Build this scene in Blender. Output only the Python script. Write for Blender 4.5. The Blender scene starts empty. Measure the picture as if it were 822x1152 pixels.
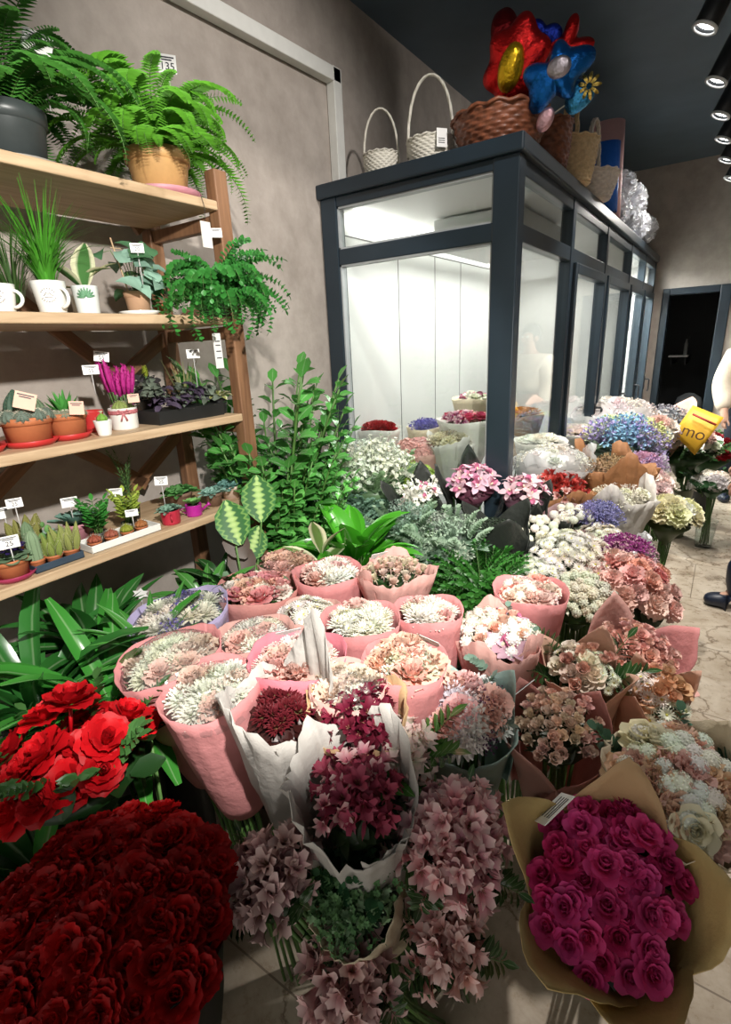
import bpy, math, random
import numpy as np
from mathutils import Vector, Matrix, Quaternion
PI = math.pi
rnd = random.Random(11)
SC = bpy.context.scene
COL = SC.collection

# ------------------------------------------------------------------ camera
CW, CH, CF = 822, 1152, 577.96
CAM = np.array([1.7994, 0.0, 1.6503])
CR = np.array([0.82678359, 0.56063032, -0.04607104])
CU = np.array([-0.13812227, 0.28172182, 0.94950253])
CD = np.array([-0.54529913, 0.77866967, -0.31035851])
cd = bpy.data.cameras.new('camera')
cam = bpy.data.objects.new('camera', cd); COL.objects.link(cam)
cd.sensor_fit = 'VERTICAL'; cd.sensor_height = 36; cd.lens = 36 * CF / CH
cd.clip_start = 0.02
m = Matrix(((CR[0], CU[0], -CD[0], CAM[0]), (CR[1], CU[1], -CD[1], CAM[1]), (CR[2], CU[2], -CD[2], CAM[2]), (0, 0, 0, 1)))
cam.matrix_world = m
SC.camera = cam

def at(u, v, X=None, Y=None, Z=None):
    """point of the room seen at a place in the photograph, on a plane X, Y or Z of the room"""
    d = CD + CR * (u - CW / 2) / CF - CU * (v - CH / 2) / CF
    if X is not None: t = (X - CAM[0]) / d[0]
    elif Y is not None: t = (Y - CAM[1]) / d[1]
    else: t = (Z - CAM[2]) / d[2]
    return Vector(CAM + t * d)
def ppm(p):
    return CF / float((np.array(p) - CAM) @ CD)

# ------------------------------------------------------------------ materials
MATS = {}
def _new(name):
    m = bpy.data.materials.new(name); m.use_nodes = True
    nt = m.node_tree; nt.nodes.clear()
    out = nt.nodes.new('ShaderNodeOutputMaterial')
    MATS[name] = m
    return m, nt, out
def N(nt, typ, **kw):
    n = nt.nodes.new(typ)
    for k, v in kw.items():
        if k in ('operation', 'blend_type', 'data_type', 'attribute_name', 'noise_dimensions', 'feature', 'wave_type', 'bands_direction'): setattr(n, k, v)
        else: n.inputs[k].default_value = v
    return n
def L(nt, a, b): nt.links.new(a, b)
def mixc(nt, fac, a, b, bt='MIX'):
    n = nt.nodes.new('ShaderNodeMix'); n.data_type = 'RGBA'; n.blend_type = bt
    for sock, val in ((n.inputs[0], fac), (n.inputs[6], a), (n.inputs[7], b)):
        if hasattr(val, 'is_linked'): nt.links.new(val, sock)
        elif isinstance(val, (int, float)): sock.default_value = val
        else: sock.default_value = (*val[:3], 1)
    return n.outputs[2]
def ramp(nt, fac, stops):
    n = nt.nodes.new('ShaderNodeValToRGB')
    el = n.color_ramp.elements
    while len(el) < len(stops): el.new(0.5)
    for e, (p, c) in zip(el, stops):
        e.position = p; e.color = (*c, 1) if len(c) == 3 else c
    nt.links.new(fac, n.inputs[0]); return n.outputs[0]
def noise(nt, scale, detail=4, rough=.55, coords='Object', dist=0):
    tc = nt.nodes.new('ShaderNodeTexCoord')
    n = nt.nodes.new('ShaderNodeTexNoise')
    n.inputs['Scale'].default_value = scale; n.inputs['Detail'].default_value = detail
    n.inputs['Roughness'].default_value = rough; n.inputs['Distortion'].default_value = dist
    L(nt, tc.outputs[coords], n.inputs['Vector']); return n.outputs[0]
def bump(nt, h, strength, dist=.01):
    b = nt.nodes.new('ShaderNodeBump'); b.inputs['Strength'].default_value = strength; b.inputs['Distance'].default_value = dist
    L(nt, h, b.inputs['Height']); return b.outputs[0]

def plain(name, col, rough=.5, metal=0, var=.12, nscale=20, bmp=0, spec=.5, sheen=0, coat=0, dark=None):
    """a solid colour with the mottling real surfaces have"""
    if name in MATS: return MATS[name]
    m, nt, out = _new(name)
    p = nt.nodes.new('ShaderNodeBsdfPrincipled')
    n = noise(nt, nscale)
    c2 = dark or tuple(c * (1 - var * 2) for c in col)
    c1 = tuple(min(1, c * (1 + var * .6)) for c in col)
    L(nt, ramp(nt, n, [(.3, c2), (.7, c1)]), p.inputs['Base Color'])
    p.inputs['Roughness'].default_value = rough; p.inputs['Metallic'].default_value = metal
    p.inputs['Specular IOR Level'].default_value = spec
    p.inputs['Coat Weight'].default_value = coat
    p.inputs['Sheen Weight'].default_value = sheen
    if bmp: L(nt, bump(nt, n, bmp), p.inputs['Normal'])
    L(nt, p.outputs[0], out.inputs[0]); return m

def petal_mat(name, trans=.25, rough=.55, tip=None, base=None, vein=0, spec=.3, rim=None, sat=1):
    """petal or leaf: the colour is the part's own, varied a little from one piece to the next"""
    m, nt, out = _new(name)
    oi = nt.nodes.new('ShaderNodeObjectInfo')
    at_ = nt.nodes.new('ShaderNodeAttribute'); at_.attribute_name = 'pat'
    sep = nt.nodes.new('ShaderNodeSeparateColor'); L(nt, at_.outputs['Color'], sep.inputs[0])
    hsv = nt.nodes.new('ShaderNodeHueSaturation')
    mr = N(nt, 'ShaderNodeMapRange'); L(nt, oi.outputs['Random'], mr.inputs[0]); mr.inputs[3].default_value = .88; mr.inputs[4].default_value = 1.08
    mh = N(nt, 'ShaderNodeMapRange'); L(nt, sep.outputs[2], mh.inputs[0]); mh.inputs[3].default_value = .8; mh.inputs[4].default_value = 1.18
    mm = N(nt, 'ShaderNodeMath', operation='MULTIPLY'); L(nt, mr.outputs[0], mm.inputs[0]); L(nt, mh.outputs[0], mm.inputs[1])
    L(nt, mm.outputs[0], hsv.inputs['Value'])
    hsv.inputs['Saturation'].default_value = sat
    col = oi.outputs['Color']
    if base: col = mixc(nt, ramp(nt, sep.outputs[0], [(.0, (1, 1, 1)), (.45, (0, 0, 0))]), col, base)
    if tip: col = mixc(nt, ramp(nt, sep.outputs[0], [(.6, (0, 0, 0)), (1, (1, 1, 1))]), col, tip)
    if rim: col = mixc(nt, ramp(nt, sep.outputs[1], [(.45, (0, 0, 0)), (.7, (1, 1, 1))]), col, rim)
    if vein: col = mixc(nt, ramp(nt, sep.outputs[1], [(.0, (vein, vein, vein)), (.16, (0, 0, 0))]), col, (.75, .9, .6))
    L(nt, col, hsv.inputs['Color'])
    p = nt.nodes.new('ShaderNodeBsdfPrincipled'); p.inputs['Roughness'].default_value = rough
    p.inputs['Specular IOR Level'].default_value = spec
    t = nt.nodes.new('ShaderNodeBsdfTranslucent')
    L(nt, hsv.outputs[0], p.inputs['Base Color']); L(nt, hsv.outputs[0], t.inputs[0])
    mx = nt.nodes.new('ShaderNodeMixShader'); mx.inputs[0].default_value = trans
    L(nt, p.outputs[0], mx.inputs[1]); L(nt, t.outputs[0], mx.inputs[2]); L(nt, mx.outputs[0], out.inputs[0])
    return m
PETAL = petal_mat('petal')
PETAL_TIP = petal_mat('petal_green_heart', base=(.42, .5, .2))
PETAL_PALE = petal_mat('petal_pale_edge', tip=(.84, .64, .62))
PETAL_ORCHID = petal_mat('petal_orchid', rough=.4, base=(.8, .58, .62))
LEAF = petal_mat('leaf', trans=.2, rough=.38, spec=.5)
LEAF_GLOSS = petal_mat('leaf_glossy', trans=.12, rough=.22, spec=.6, vein=.22)
LEAF_SOFT = petal_mat('leaf_soft', trans=.25, rough=.6, spec=.3)
LEAF_VAR = petal_mat('leaf_variegated', trans=.18, rough=.35, rim=(.8, .8, .55))
LEAF_BANDED = petal_mat('leaf_banded', trans=.15, rough=.35)
def band_leaf():
    m = LEAF_BANDED; nt = m.node_tree
    hsv = [n for n in nt.nodes if n.type == 'HUE_SAT'][0]
    at_ = [n for n in nt.nodes if n.type == 'ATTRIBUTE'][0]
    sep = [n for n in nt.nodes if n.type == 'SEPARATE_COLOR'][0]
    # dark green leaf, pale zone along the midrib and near the margin, feathered by the side veins
    sn = N(nt, 'ShaderNodeMath', operation='MULTIPLY'); L(nt, sep.outputs[0], sn.inputs[0]); sn.inputs[1].default_value = 52
    s2 = N(nt, 'ShaderNodeMath', operation='SINE'); L(nt, sn.outputs[0], s2.inputs[0])
    s3 = N(nt, 'ShaderNodeMath', operation='MULTIPLY_ADD'); L(nt, s2.outputs[0], s3.inputs[0]); s3.inputs[1].default_value = .1; L(nt, sep.outputs[1], s3.inputs[2])
    c = ramp(nt, s3.outputs[0], [(.0, (.42, .6, .2)), (.2, (.3, .5, .13)), (.32, (.03, .13, .03)), (.68, (.03, .14, .03)), (.78, (.2, .38, .09)), (.95, (.04, .17, .04))])
    L(nt, c, hsv.inputs['Color'])
band_leaf()

def film_mat(name, tint=(1, 1, 1), fac=1.0, rough=.06, milky=0.0):
    """thin clear sheet: lets light straight through, mirrors at a slant"""
    m, nt, out = _new(name)
    fr = nt.nodes.new('ShaderNodeLayerWeight'); fr.inputs[0].default_value = .5
    pw = N(nt, 'ShaderNodeMath', operation='POWER'); L(nt, fr.outputs['Facing'], pw.inputs[0]); pw.inputs[1].default_value = 5
    ml = N(nt, 'ShaderNodeMath', operation='MULTIPLY_ADD'); L(nt, pw.outputs[0], ml.inputs[0]); ml.inputs[1].default_value = .8; ml.inputs[2].default_value = .045 * fac
    t = nt.nodes.new('ShaderNodeBsdfTransparent'); t.inputs[0].default_value = (*tint, 1)
    g = nt.nodes.new('ShaderNodeBsdfGlossy'); g.inputs['Roughness'].default_value = rough
    base = t.outputs[0]
    if milky:
        d = nt.nodes.new('ShaderNodeBsdfTranslucent'); d.inputs[0].default_value = (.9, .9, .9, 1)
        d2 = nt.nodes.new('ShaderNodeBsdfDiffuse'); d2.inputs[0].default_value = (.9, .9, .9, 1)
        a = nt.nodes.new('ShaderNodeMixShader'); L(nt, d.outputs[0], a.inputs[1]); L(nt, d2.outputs[0], a.inputs[2])
        b = nt.nodes.new('ShaderNodeMixShader'); b.inputs[0].default_value = milky; L(nt, base, b.inputs[1]); L(nt, a.outputs[0], b.inputs[2]); base = b.outputs[0]
    mx = nt.nodes.new('ShaderNodeMixShader'); L(nt, ml.outputs[0], mx.inputs[0]); L(nt, base, mx.inputs[1]); L(nt, g.outputs[0], mx.inputs[2])
    if name != 'pane_glass':
        nz = noise(nt, 14, 3, .6); bm = bump(nt, nz, .7, .02)
        L(nt, bm, g.inputs['Normal']); L(nt, bm, fr.inputs['Normal'])
    L(nt, mx.outputs[0], out.inputs[0]); return m
GLASS = film_mat('pane_glass', (.93, .96, .95), 1.0, .01)
FILM = film_mat('clear_film', (.97, .97, .97), 1.6, .16, .09)
FILM_MILKY = film_mat('frosted_film', (.95, .95, .95), 1.4, .25, .45)

def paper(name, col, rough=.65, trans=.2, crumple=.35, var=.06):
    if name in MATS: return MATS[name]
    m, nt, out = _new(name)
    n = noise(nt, 9, 6, .6); n2 = noise(nt, 55, 3)
    c = ramp(nt, n, [(.3, tuple(x * (1 - var) for x in col)), (.7, tuple(min(1, x * (1 + var)) for x in col))])
    p = nt.nodes.new('ShaderNodeBsdfPrincipled'); p.inputs['Roughness'].default_value = rough
    p.inputs['Specular IOR Level'].default_value = .3
    L(nt, c, p.inputs['Base Color']); L(nt, bump(nt, n, crumple, .03), p.inputs['Normal'])
    t = nt.nodes.new('ShaderNodeBsdfTranslucent'); L(nt, c, t.inputs[0])
    mx = nt.nodes.new('ShaderNodeMixShader'); mx.inputs[0].default_value = trans
    L(nt, p.outputs[0], mx.inputs[1]); L(nt, t.outputs[0], mx.inputs[2]); L(nt, mx.outputs[0], out.inputs[0]); return m
P_PINK = paper('pink_felt', (.74, .31, .31), .75)
P_BLUSH = paper('blush_paper', (.76, .44, .39), .6)
P_PEACH = paper('peach_paper', (.8, .5, .38), .6)
P_LILAC = paper('lilac_felt', (.52, .46, .7), .75)
P_WHITE = paper('white_paper', (.78, .75, .7), .6)
P_GREY = paper('grey_white_paper', (.6, .57, .53), .6)
P_KRAFT = paper('kraft_paper', (.6, .4, .22), .6)
P_KRAFT_Y = paper('gold_kraft_paper', (.62, .46, .2), .55)
P_BROWN = paper('brown_paper', (.36, .17, .075), .6, .1)
P_TEAL = paper('sea_green_paper', (.4, .56, .52), .55)
P_BLACK = paper('black_paper', (.03, .034, .03), .45, 0)
P_YELLOW = paper('yellow_paper', (.8, .46, .04), .5, .1)
P_ROSE = paper('rose_paper', (.62, .28, .25), .6)
P_CREAM = paper('cream_paper', (.75, .65, .48), .6)
CARD = plain('white_card', (.85, .85, .83), .5, var=.03)
CARD_PEACH = plain('peach_card', (.7, .4, .28), .5, var=.05)
INK = plain('ink', (.03, .03, .04), .6, var=.05)
STEM = plain('stem', (.1, .22, .05), .5, var=.15)
SOIL = plain('soil', (.05, .03, .02), .9, var=.4, nscale=120, bmp=.6)

# ------------------------------------------------------------------ mesh builder
SHAPES = {
    'strap': [.55, .85, 1, .95, .3], 'ovate': [.25, .85, 1, .7, .04], 'obov': [.3, .6, .9, 1, .55],
    'round': [.5, .95, 1.05, 1, .5], 'fan': [.2, .5, .8, 1, 1.0], 'blade': [.8, 1, .85, .55, .03],
    'spade': [.7, 1, .8, .45, .02], 'needle': [1, .9, .75, .5, .1], 'oval': [.15, .8, 1, .85, .12], 'heart': [.85, 1.05, .85, .5, .03]}
class MB:
    def __init__(s): s.v = []; s.f = []; s.m = []; s.p = []; s.n = 0
    def add(s, V, F, mat=0, M=None, pat=None):
        V = np.asarray(V, float)
        if M is not None:
            M = np.asarray(M, float); V = V @ M[:3, :3].T + M[:3, 3]
        s.v.append(V); o = s.n
        s.f.extend([tuple(i + o for i in q) for q in F]); s.m.extend([mat] * len(F))
        s.p.append(np.zeros((len(V), 3)) if pat is None else np.asarray(pat, float)); s.n += len(V)
    def join(s, o, M=None, mats=None):
        for V, P in zip([np.concatenate(o.v)], [np.concatenate(o.p)]):
            if M is not None:
                M = np.asarray(M, float); V = V @ M[:3, :3].T + M[:3, 3]
            s.v.append(V); s.p.append(P)
        k = s.n; s.f.extend([tuple(i + k for i in q) for q in o.f]); s.m.extend(o.m if mats is None else [mats[i] for i in o.m]); s.n += o.n
    def petal(s, phi=0, Ln=1, W=.4, a0=60, a1=60, r0=0, z0=0, cup=.2, shape='ovate', nl=4, nw=2, mat=0, M=None, wrap=False, curl=0, ruff=0, jag=0, roll=0, seed=None):
        R = seed or rnd
        sv = np.linspace(0, 1, nl + 1); A = np.radians(a0 + (a1 - a0) * sv + curl * np.clip((sv - .65) / .35, 0, 1))
        ds = Ln / nl
        rr = r0 + np.concatenate([[0], np.cumsum(np.sin((A[1:] + A[:-1]) / 2) * ds)])
        zz = z0 + np.concatenate([[0], np.cumsum(np.cos((A[1:] + A[:-1]) / 2) * ds)])
        wf = W * np.interp(sv, np.linspace(0, 1, 5), SHAPES[shape]) / 2
        cc = np.linspace(-1, 1, nw + 1)
        ph0 = R.random() * 6
        S, C = np.meshgrid(sv, cc, indexing='ij')
        rr2 = rr[:, None] + np.zeros_like(C); zz2 = zz[:, None] + np.zeros_like(C)
        lift = cup * wf[:, None] * 2 * C ** 2 + ruff * S ** 2 * np.sin(C * 5 + ph0 + S * 3)
        if jag:
            dj = np.array([R.uniform(-jag, jag) for _ in cc]); rr2[-1] += np.sin(A[-1]) * dj; zz2[-1] += np.cos(A[-1]) * dj
        if wrap:
            rw = np.maximum(rr, W * .33)[:, None]
            th = phi + C * wf[:, None] / rw
            # keep the centre line at radius rr while the edges follow a circle
            x = rr2 * np.cos(phi) + rw * (np.cos(th) - math.cos(phi)); y = rr2 * np.sin(phi) + rw * (np.sin(th) - math.sin(phi))
            nr = -np.cos(A)[:, None] * lift * .3; zz2 = zz2 + np.sin(A)[:, None] * lift * .3
            x = x + nr * math.cos(phi); y = y + nr * math.sin(phi)
        else:
            off = C * wf[:, None]
            nr = -np.cos(A)[:, None] * lift; zz2 = zz2 + np.sin(A)[:, None] * lift + roll * off
            r_ = rr2 + nr
            x = r_ * math.cos(phi) - off * math.sin(phi); y = r_ * math.sin(phi) + off * math.cos(phi)
        V = np.stack([x, y, zz2], -1).reshape(-1, 3)
        k = R.random()
        P = np.stack([S, np.abs(C), np.full_like(S, k)], -1).reshape(-1, 3)
        w = nw + 1
        F = [(i * w + j, i * w + j + 1, (i + 1) * w + j + 1, (i + 1) * w + j) for i in range(nl) for j in range(nw)]
        s.add(V, F, mat, M, P)
    def lathe(s, prof, n=24, mat=0, M=None, cap0=True, cap1=False, sx=1, sy=1):
        k = len(prof); a = np.linspace(0, 2 * PI, n, endpoint=False)
        V = np.array([(r * math.cos(t) * sx, r * math.sin(t) * sy, z) for r, z in prof for t in a])
        F = [(i * n + j, i * n + (j + 1) % n, (i + 1) * n + (j + 1) % n, (i + 1) * n + j) for i in range(k - 1) for j in range(n)]
        if cap0: F.append(tuple(range(n - 1, -1, -1)))
        if cap1: F.append(tuple((k - 1) * n + j for j in range(n)))
        s.add(V, F, mat, M, [(0, 0, .5)] * len(V))
    def box(s, x0, x1, y0, y1, z0, z1, mat=0, M=None):
        V = [(x, y, z) for x in (x0, x1) for y in (y0, y1) for z in (z0, z1)]
        s.add(V, [(0, 1, 3, 2), (4, 6, 7, 5), (0, 4, 5, 1), (2, 3, 7, 6), (0, 2, 6, 4), (1, 5, 7, 3)], mat, M, [(0, 0, .5)] * 8)
    def tube(s, pts, r, n=6, mat=0, M=None, closed=False):
        pts = [np.array(p, float) for p in pts]; k = len(pts)
        rs = r if hasattr(r, '__len__') else [r] * k
        V = []; u = None
        for i, p in enumerate(pts):
            if closed: t = pts[(i + 1) % k] - pts[i - 1]
            else: t = pts[min(i + 1, k - 1)] - pts[max(i - 1, 0)]
            t = t / (np.linalg.norm(t) + 1e-9)
            if u is None:
                u = np.cross(t, [0, 0, 1]) if abs(t[2]) < .9 else np.cross(t, [1, 0, 0])
            u = u - t * (u @ t); u /= np.linalg.norm(u) + 1e-9
            w = np.cross(t, u)
            for j in range(n):
                a = 2 * PI * j / n; V.append(p + rs[i] * (math.cos(a) * u + math.sin(a) * w))
        kk = k if closed else k - 1
        F = [(i * n + j, i * n + (j + 1) % n, ((i + 1) % k) * n + (j + 1) % n, ((i + 1) % k) * n + j) for i in range(kk) for j in range(n)]
        if not closed: F += [tuple(range(n - 1, -1, -1)), tuple((k - 1) * n + j for j in range(n))]
        s.add(V, F, mat, M, [(.5, 0, .5)] * len(V))
    def ball(s, c, r, nu=12, nv=8, mat=0, sz=1, M=None, jit=0, k=.5):
        V = [(c[0], c[1], c[2] + r * sz)]
        for i in range(1, nv):
            t = PI * i / nv
            for j in range(nu):
                a = 2 * PI * j / nu; q = r * (1 + (rnd.uniform(-jit, jit) if jit else 0))
                V.append((c[0] + q * math.sin(t) * math.cos(a), c[1] + q * math.sin(t) * math.sin(a), c[2] + q * math.cos(t) * sz))
        V.append((c[0], c[1], c[2] - r * sz)); e = len(V) - 1
        F = [(0, 1 + j, 1 + (j + 1) % nu) for j in range(nu)]
        F += [(1 + i * nu + j, 1 + (i + 1) * nu + j, 1 + (i + 1) * nu + (j + 1) % nu, 1 + i * nu + (j + 1) % nu) for i in range(nv - 2) for j in range(nu)]
        F += [(e, 1 + (nv - 2) * nu + (j + 1) % nu, 1 + (nv - 2) * nu + j) for j in range(nu)]
        s.add(V, F, mat, M, [(.5, .5, k)] * len(V))
    def mesh(s, name, mats, smooth=True):
        me = bpy.data.meshes.new(name)
        V = np.concatenate(s.v) if s.v else np.zeros((0, 3))
        me.from_pydata(V.tolist(), [], s.f)
        for q in (mats if isinstance(mats, (list, tuple)) else [mats]): me.materials.append(q)
        me.polygons.foreach_set('material_index', np.array(s.m, dtype=np.int32))
        ca = me.attributes.new('pat', 'FLOAT_COLOR', 'POINT')
        P = np.concatenate(s.p) if s.p else np.zeros((0, 3))
        ca.data.foreach_set('color', np.concatenate([P, np.ones((len(P), 1))], 1).astype(np.float32).ravel())
        if smooth: me.polygons.foreach_set('use_smooth', np.ones(len(s.f), dtype=bool))
        me.update(); return me

def link(name, me, parent=None, M=None, color=None, label=None):
    o = bpy.data.objects.new(name, me); COL.objects.link(o)
    if parent is not None: o.parent = parent
    if M is not None: o.matrix_local = M if isinstance(M, Matrix) else Matrix([list(r) for r in M])
    if color: o.color = (*color, 1)
    if label: o['label'] = label
    return o
def obj(name, mb, mats, parent=None, M=None, color=None, smooth=True, label=None):
    return link(name, mb.mesh(name, mats, smooth), parent, M, color, label)
def thing(name, label, cat, loc=(0, 0, 0), rot=None, group=None):
    o = bpy.data.objects.new(name, None); COL.objects.link(o); o.empty_display_size = .05
    o.location = loc
    if rot is not None:
        o.rotation_mode = 'QUATERNION'; o.rotation_quaternion = rot
    tag(o, label, cat, group); return o
def tag(o, label, cat, group=None):
    o['label'] = label; o['category'] = cat
    if group: o['group'] = group
    return o
def struct(o): o['kind'] = 'structure'; return o
def RZ(a): return Quaternion((0, 0, 1), a)
def TM(loc, axis=None, spin=0, sc=1):
    """transform that carries +Z to an axis"""
    q = Vector((0, 0, 1)).rotation_difference(Vector(axis).normalized()) if axis is not None else Quaternion()
    q = q @ Quaternion((0, 0, 1), spin)
    s = sc if hasattr(sc, '__len__') else (sc, sc, sc)
    return Matrix.LocRotScale(Vector(loc), q, Vector(s))
def bevel(o, w=.004, seg=2):
    b = o.modifiers.new('bevel', 'BEVEL'); b.width = w; b.segments = seg; b.limit_method = 'ANGLE'
    for p in o.data.polygons: p.use_smooth = False
    return o
def solid(o, t, off=0):
    b = o.modifiers.new('thickness', 'SOLIDIFY'); b.thickness = t; b.offset = off; return o
_TXT = {}
def text_mesh(s, size, mat):
    k = (s, round(size, 4), mat.name)
    if k not in _TXT:
        cu = bpy.data.curves.new('lettering', 'FONT'); cu.body = s; cu.size = size; cu.align_x = 'CENTER'; cu.align_y = 'CENTER'; cu.extrude = .0004
        t = bpy.data.objects.new('lettering', cu)
        me = bpy.data.meshes.new_from_object(t); me.materials.clear(); me.materials.append(mat)
        bpy.data.objects.remove(t); bpy.data.curves.remove(cu); _TXT[k] = me
    return _TXT[k]
# ------------------------------------------------------------------ the setting
XB, YB, ZC = 3.6, 6.914, 3.268          # right wall, back wall, ceiling
def wall_mat():
    m, nt, out = _new('taupe_plaster')
    n = noise(nt, 1.3, 6, .6, 'Object', .6); n2 = noise(nt, 9, 5, .65)
    c = ramp(nt, n, [(.3, (.31, .27, .235)), (.5, (.41, .36, .32)), (.72, (.5, .445, .4))])
    c = mixc(nt, .35, c, ramp(nt, n2, [(.35, (.29, .255, .22)), (.65, (.52, .465, .42))]))
    p = nt.nodes.new('ShaderNodeBsdfPrincipled'); p.inputs['Roughness'].default_value = .8; p.inputs['Specular IOR Level'].default_value = .25
    L(nt, c, p.inputs['Base Color']); L(nt, bump(nt, n2, .15, .01), p.inputs['Normal']); L(nt, p.outputs[0], out.inputs[0]); return m
def floor_mat():
    m, nt, out = _new('veined_stone')
    tc = nt.nodes.new('ShaderNodeTexCoord')
    nz = nt.nodes.new('ShaderNodeTexNoise'); nz.inputs['Scale'].default_value = 1.6; nz.inputs['Detail'].default_value = 8; nz.inputs['Roughness'].default_value = .62
    L(nt, tc.outputs['Object'], nz.inputs['Vector'])
    mp = N(nt, 'ShaderNodeVectorMath', operation='MULTIPLY_ADD'); L(nt, nz.outputs['Color'], mp.inputs[0]); mp.inputs[1].default_value = (.9, .9, .9); L(nt, tc.outputs['Object'], mp.inputs[2])
    vo = nt.nodes.new('ShaderNodeTexVoronoi'); vo.feature = 'DISTANCE_TO_EDGE'; vo.inputs['Scale'].default_value = 2.1
    L(nt, mp.outputs[0], vo.inputs['Vector'])
    n3 = noise(nt, 3.2, 8, .6, 'Object', 1.2); n4 = noise(nt, 22, 6, .7)
    c = ramp(nt, n3, [(.28, (.2, .15, .1)), (.42, (.36, .29, .21)), (.58, (.5, .43, .34)), (.75, (.62, .56, .47))])
    c = mixc(nt, .25, c, ramp(nt, n4, [(.3, (.22, .17, .12)), (.7, (.6, .54, .46))]))
    c = mixc(nt, ramp(nt, vo.outputs[0], [(0, (.8, .8, .8)), (.028, (0, 0, 0))]), c, (.13, .085, .05))
    # joints of the large slabs
    br = nt.nodes.new('ShaderNodeTexBrick'); br.offset = .5; br.inputs['Scale'].default_value = 1; br.inputs['Brick Width'].default_value = 1.2; br.inputs['Row Height'].default_value = .6
    br.inputs['Mortar Size'].default_value = .003; br.inputs['Color1'].default_value = br.inputs['Color2'].default_value = (0, 0, 0, 1); br.inputs['Mortar'].default_value = (1, 1, 1, 1)
    L(nt, tc.outputs['Object'], br.inputs['Vector'])
    c = mixc(nt, br.outputs[0], c, (.2, .16, .12))
    p = nt.nodes.new('ShaderNodeBsdfPrincipled'); p.inputs['Specular IOR Level'].default_value = .5
    L(nt, ramp(nt, n4, [(.3, (.22, .22, .22)), (.7, (.4, .4, .4))]), p.inputs['Roughness'])
    L(nt, c, p.inputs['Base Color']); L(nt, p.outputs[0], out.inputs[0]); return m
WALL = wall_mat(); FLOOR = floor_mat()
CEIL = plain('navy_ceiling', (.11, .16, .21), .45, var=.1, nscale=3)
NAVY = plain('navy_frame', (.017, .029, .041), .34, var=.06, nscale=6)
DARK = plain('dark_parts_and_gloom', (.012, .016, .02), .5, var=.1)  # near-black parts, and the storeroom's darkness put into its wall colour
WHITEP = plain('white_panel', (.74, .74, .72), .4, var=.02, nscale=3)
SEAM = plain('seam', (.12, .12, .12), .6, var=.05)
def box(name, x0, x1, y0, y1, z0, z1, mat, parent=None, bv=0):
    mb = MB(); mb.box(x0, x1, y0, y1, z0, z1); o = obj(name, mb, mat, parent, smooth=False)
    if bv: bevel(o, bv)
    return o
struct(box('floor', -.1, XB + .1, -1.6, 9.2, -.1, 0, FLOOR))
struct(box('ceiling', -.1, XB + .1, -1.6, YB, ZC, ZC + .1, CEIL))
struct(box('wall_left', -.1, 0, -1.6, YB + .1, 0, ZC, WALL))
struct(box('wall_right', XB, XB + .1, -1.6, YB + .1, 0, ZC, WALL))
DX0, DX1, DZ = 1.16, 1.62, 2.0
mb = MB()
mb.box(0, DX0 - .03, YB, YB + .1, 0, ZC); mb.box(DX1 + .03, XB, YB, YB + .1, 0, ZC); mb.box(DX0 - .03, DX1 + .03, YB, YB + .1, DZ + .03, ZC)
struct(obj('wall_back', mb, WALL, smooth=False))
mb = MB()                                   # dark frame round the doorway
mb.box(DX0 - .07, DX0, YB - .025, YB + .12, 0, DZ + .07); mb.box(DX1, DX1 + .1, YB - .025, YB + .12, 0, DZ + .07); mb.box(DX0, DX1, YB - .025, YB + .12, DZ, DZ + .07)
d = obj('door_1', mb, NAVY, smooth=False); struct(d); bevel(d, .006)
mb = MB()                                   # room behind it, its unlit darkness put into the wall colour
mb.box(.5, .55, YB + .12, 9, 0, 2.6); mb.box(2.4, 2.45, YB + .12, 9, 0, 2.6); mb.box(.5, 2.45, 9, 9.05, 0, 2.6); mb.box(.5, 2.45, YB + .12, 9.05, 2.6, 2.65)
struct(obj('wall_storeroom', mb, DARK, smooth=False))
t = thing('wall_shelf', 'small pale wall shelf inside the dark doorway', 'shelf', (1.22, 8.2, 1.3))
box('board', -.1, .12, -.1, .1, 0, .02, WHITEP, t, .003); box('bracket', -.08, -.06, .0, .8, -.1, 0, DARK, t); box('bracket', .08, .1, .0, .8, -.1, 0, DARK, t)
t = thing('spray_bottle', 'slim pale bottle standing on the small shelf in the doorway', 'bottle', (1.3, 8.2, 1.32))
mb = MB(); mb.lathe([(.02, 0), (.022, .02), (.022, .14), (.01, .18), (.01, .2)], 14, cap1=True); obj('bottle_body', mb, plain('pale_plastic', (.5, .52, .52), .4), t)
mb = MB(); mb.box(-.012, .03, -.01, .01, .2, .235); obj('nozzle', mb, DARK, t, smooth=False)
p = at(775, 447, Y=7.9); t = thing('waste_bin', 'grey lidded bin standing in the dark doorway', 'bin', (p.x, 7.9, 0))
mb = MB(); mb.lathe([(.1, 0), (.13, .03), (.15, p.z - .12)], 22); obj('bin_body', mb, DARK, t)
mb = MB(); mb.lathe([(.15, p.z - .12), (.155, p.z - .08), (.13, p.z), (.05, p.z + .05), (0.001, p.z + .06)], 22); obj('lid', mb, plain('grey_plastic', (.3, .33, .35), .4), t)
# white square conduit along the wall, then down behind the cooler
mb = MB()
mb.box(.002, .05, 0, 2.03, -.03, .03, 0, np.array([[1, 0, 0, 0], [0, 1, 0, .44], [0, .035, 1, 2.815], [0, 0, 0, 1]]))
mb.box(.002, .05, 2.41, 2.475, 2.405, 2.917)
tr = obj('trim_1', mb, plain('white_conduit', (.72, .72, .68), .5, var=.03), smooth=False); struct(tr); bevel(tr, .004)

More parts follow.
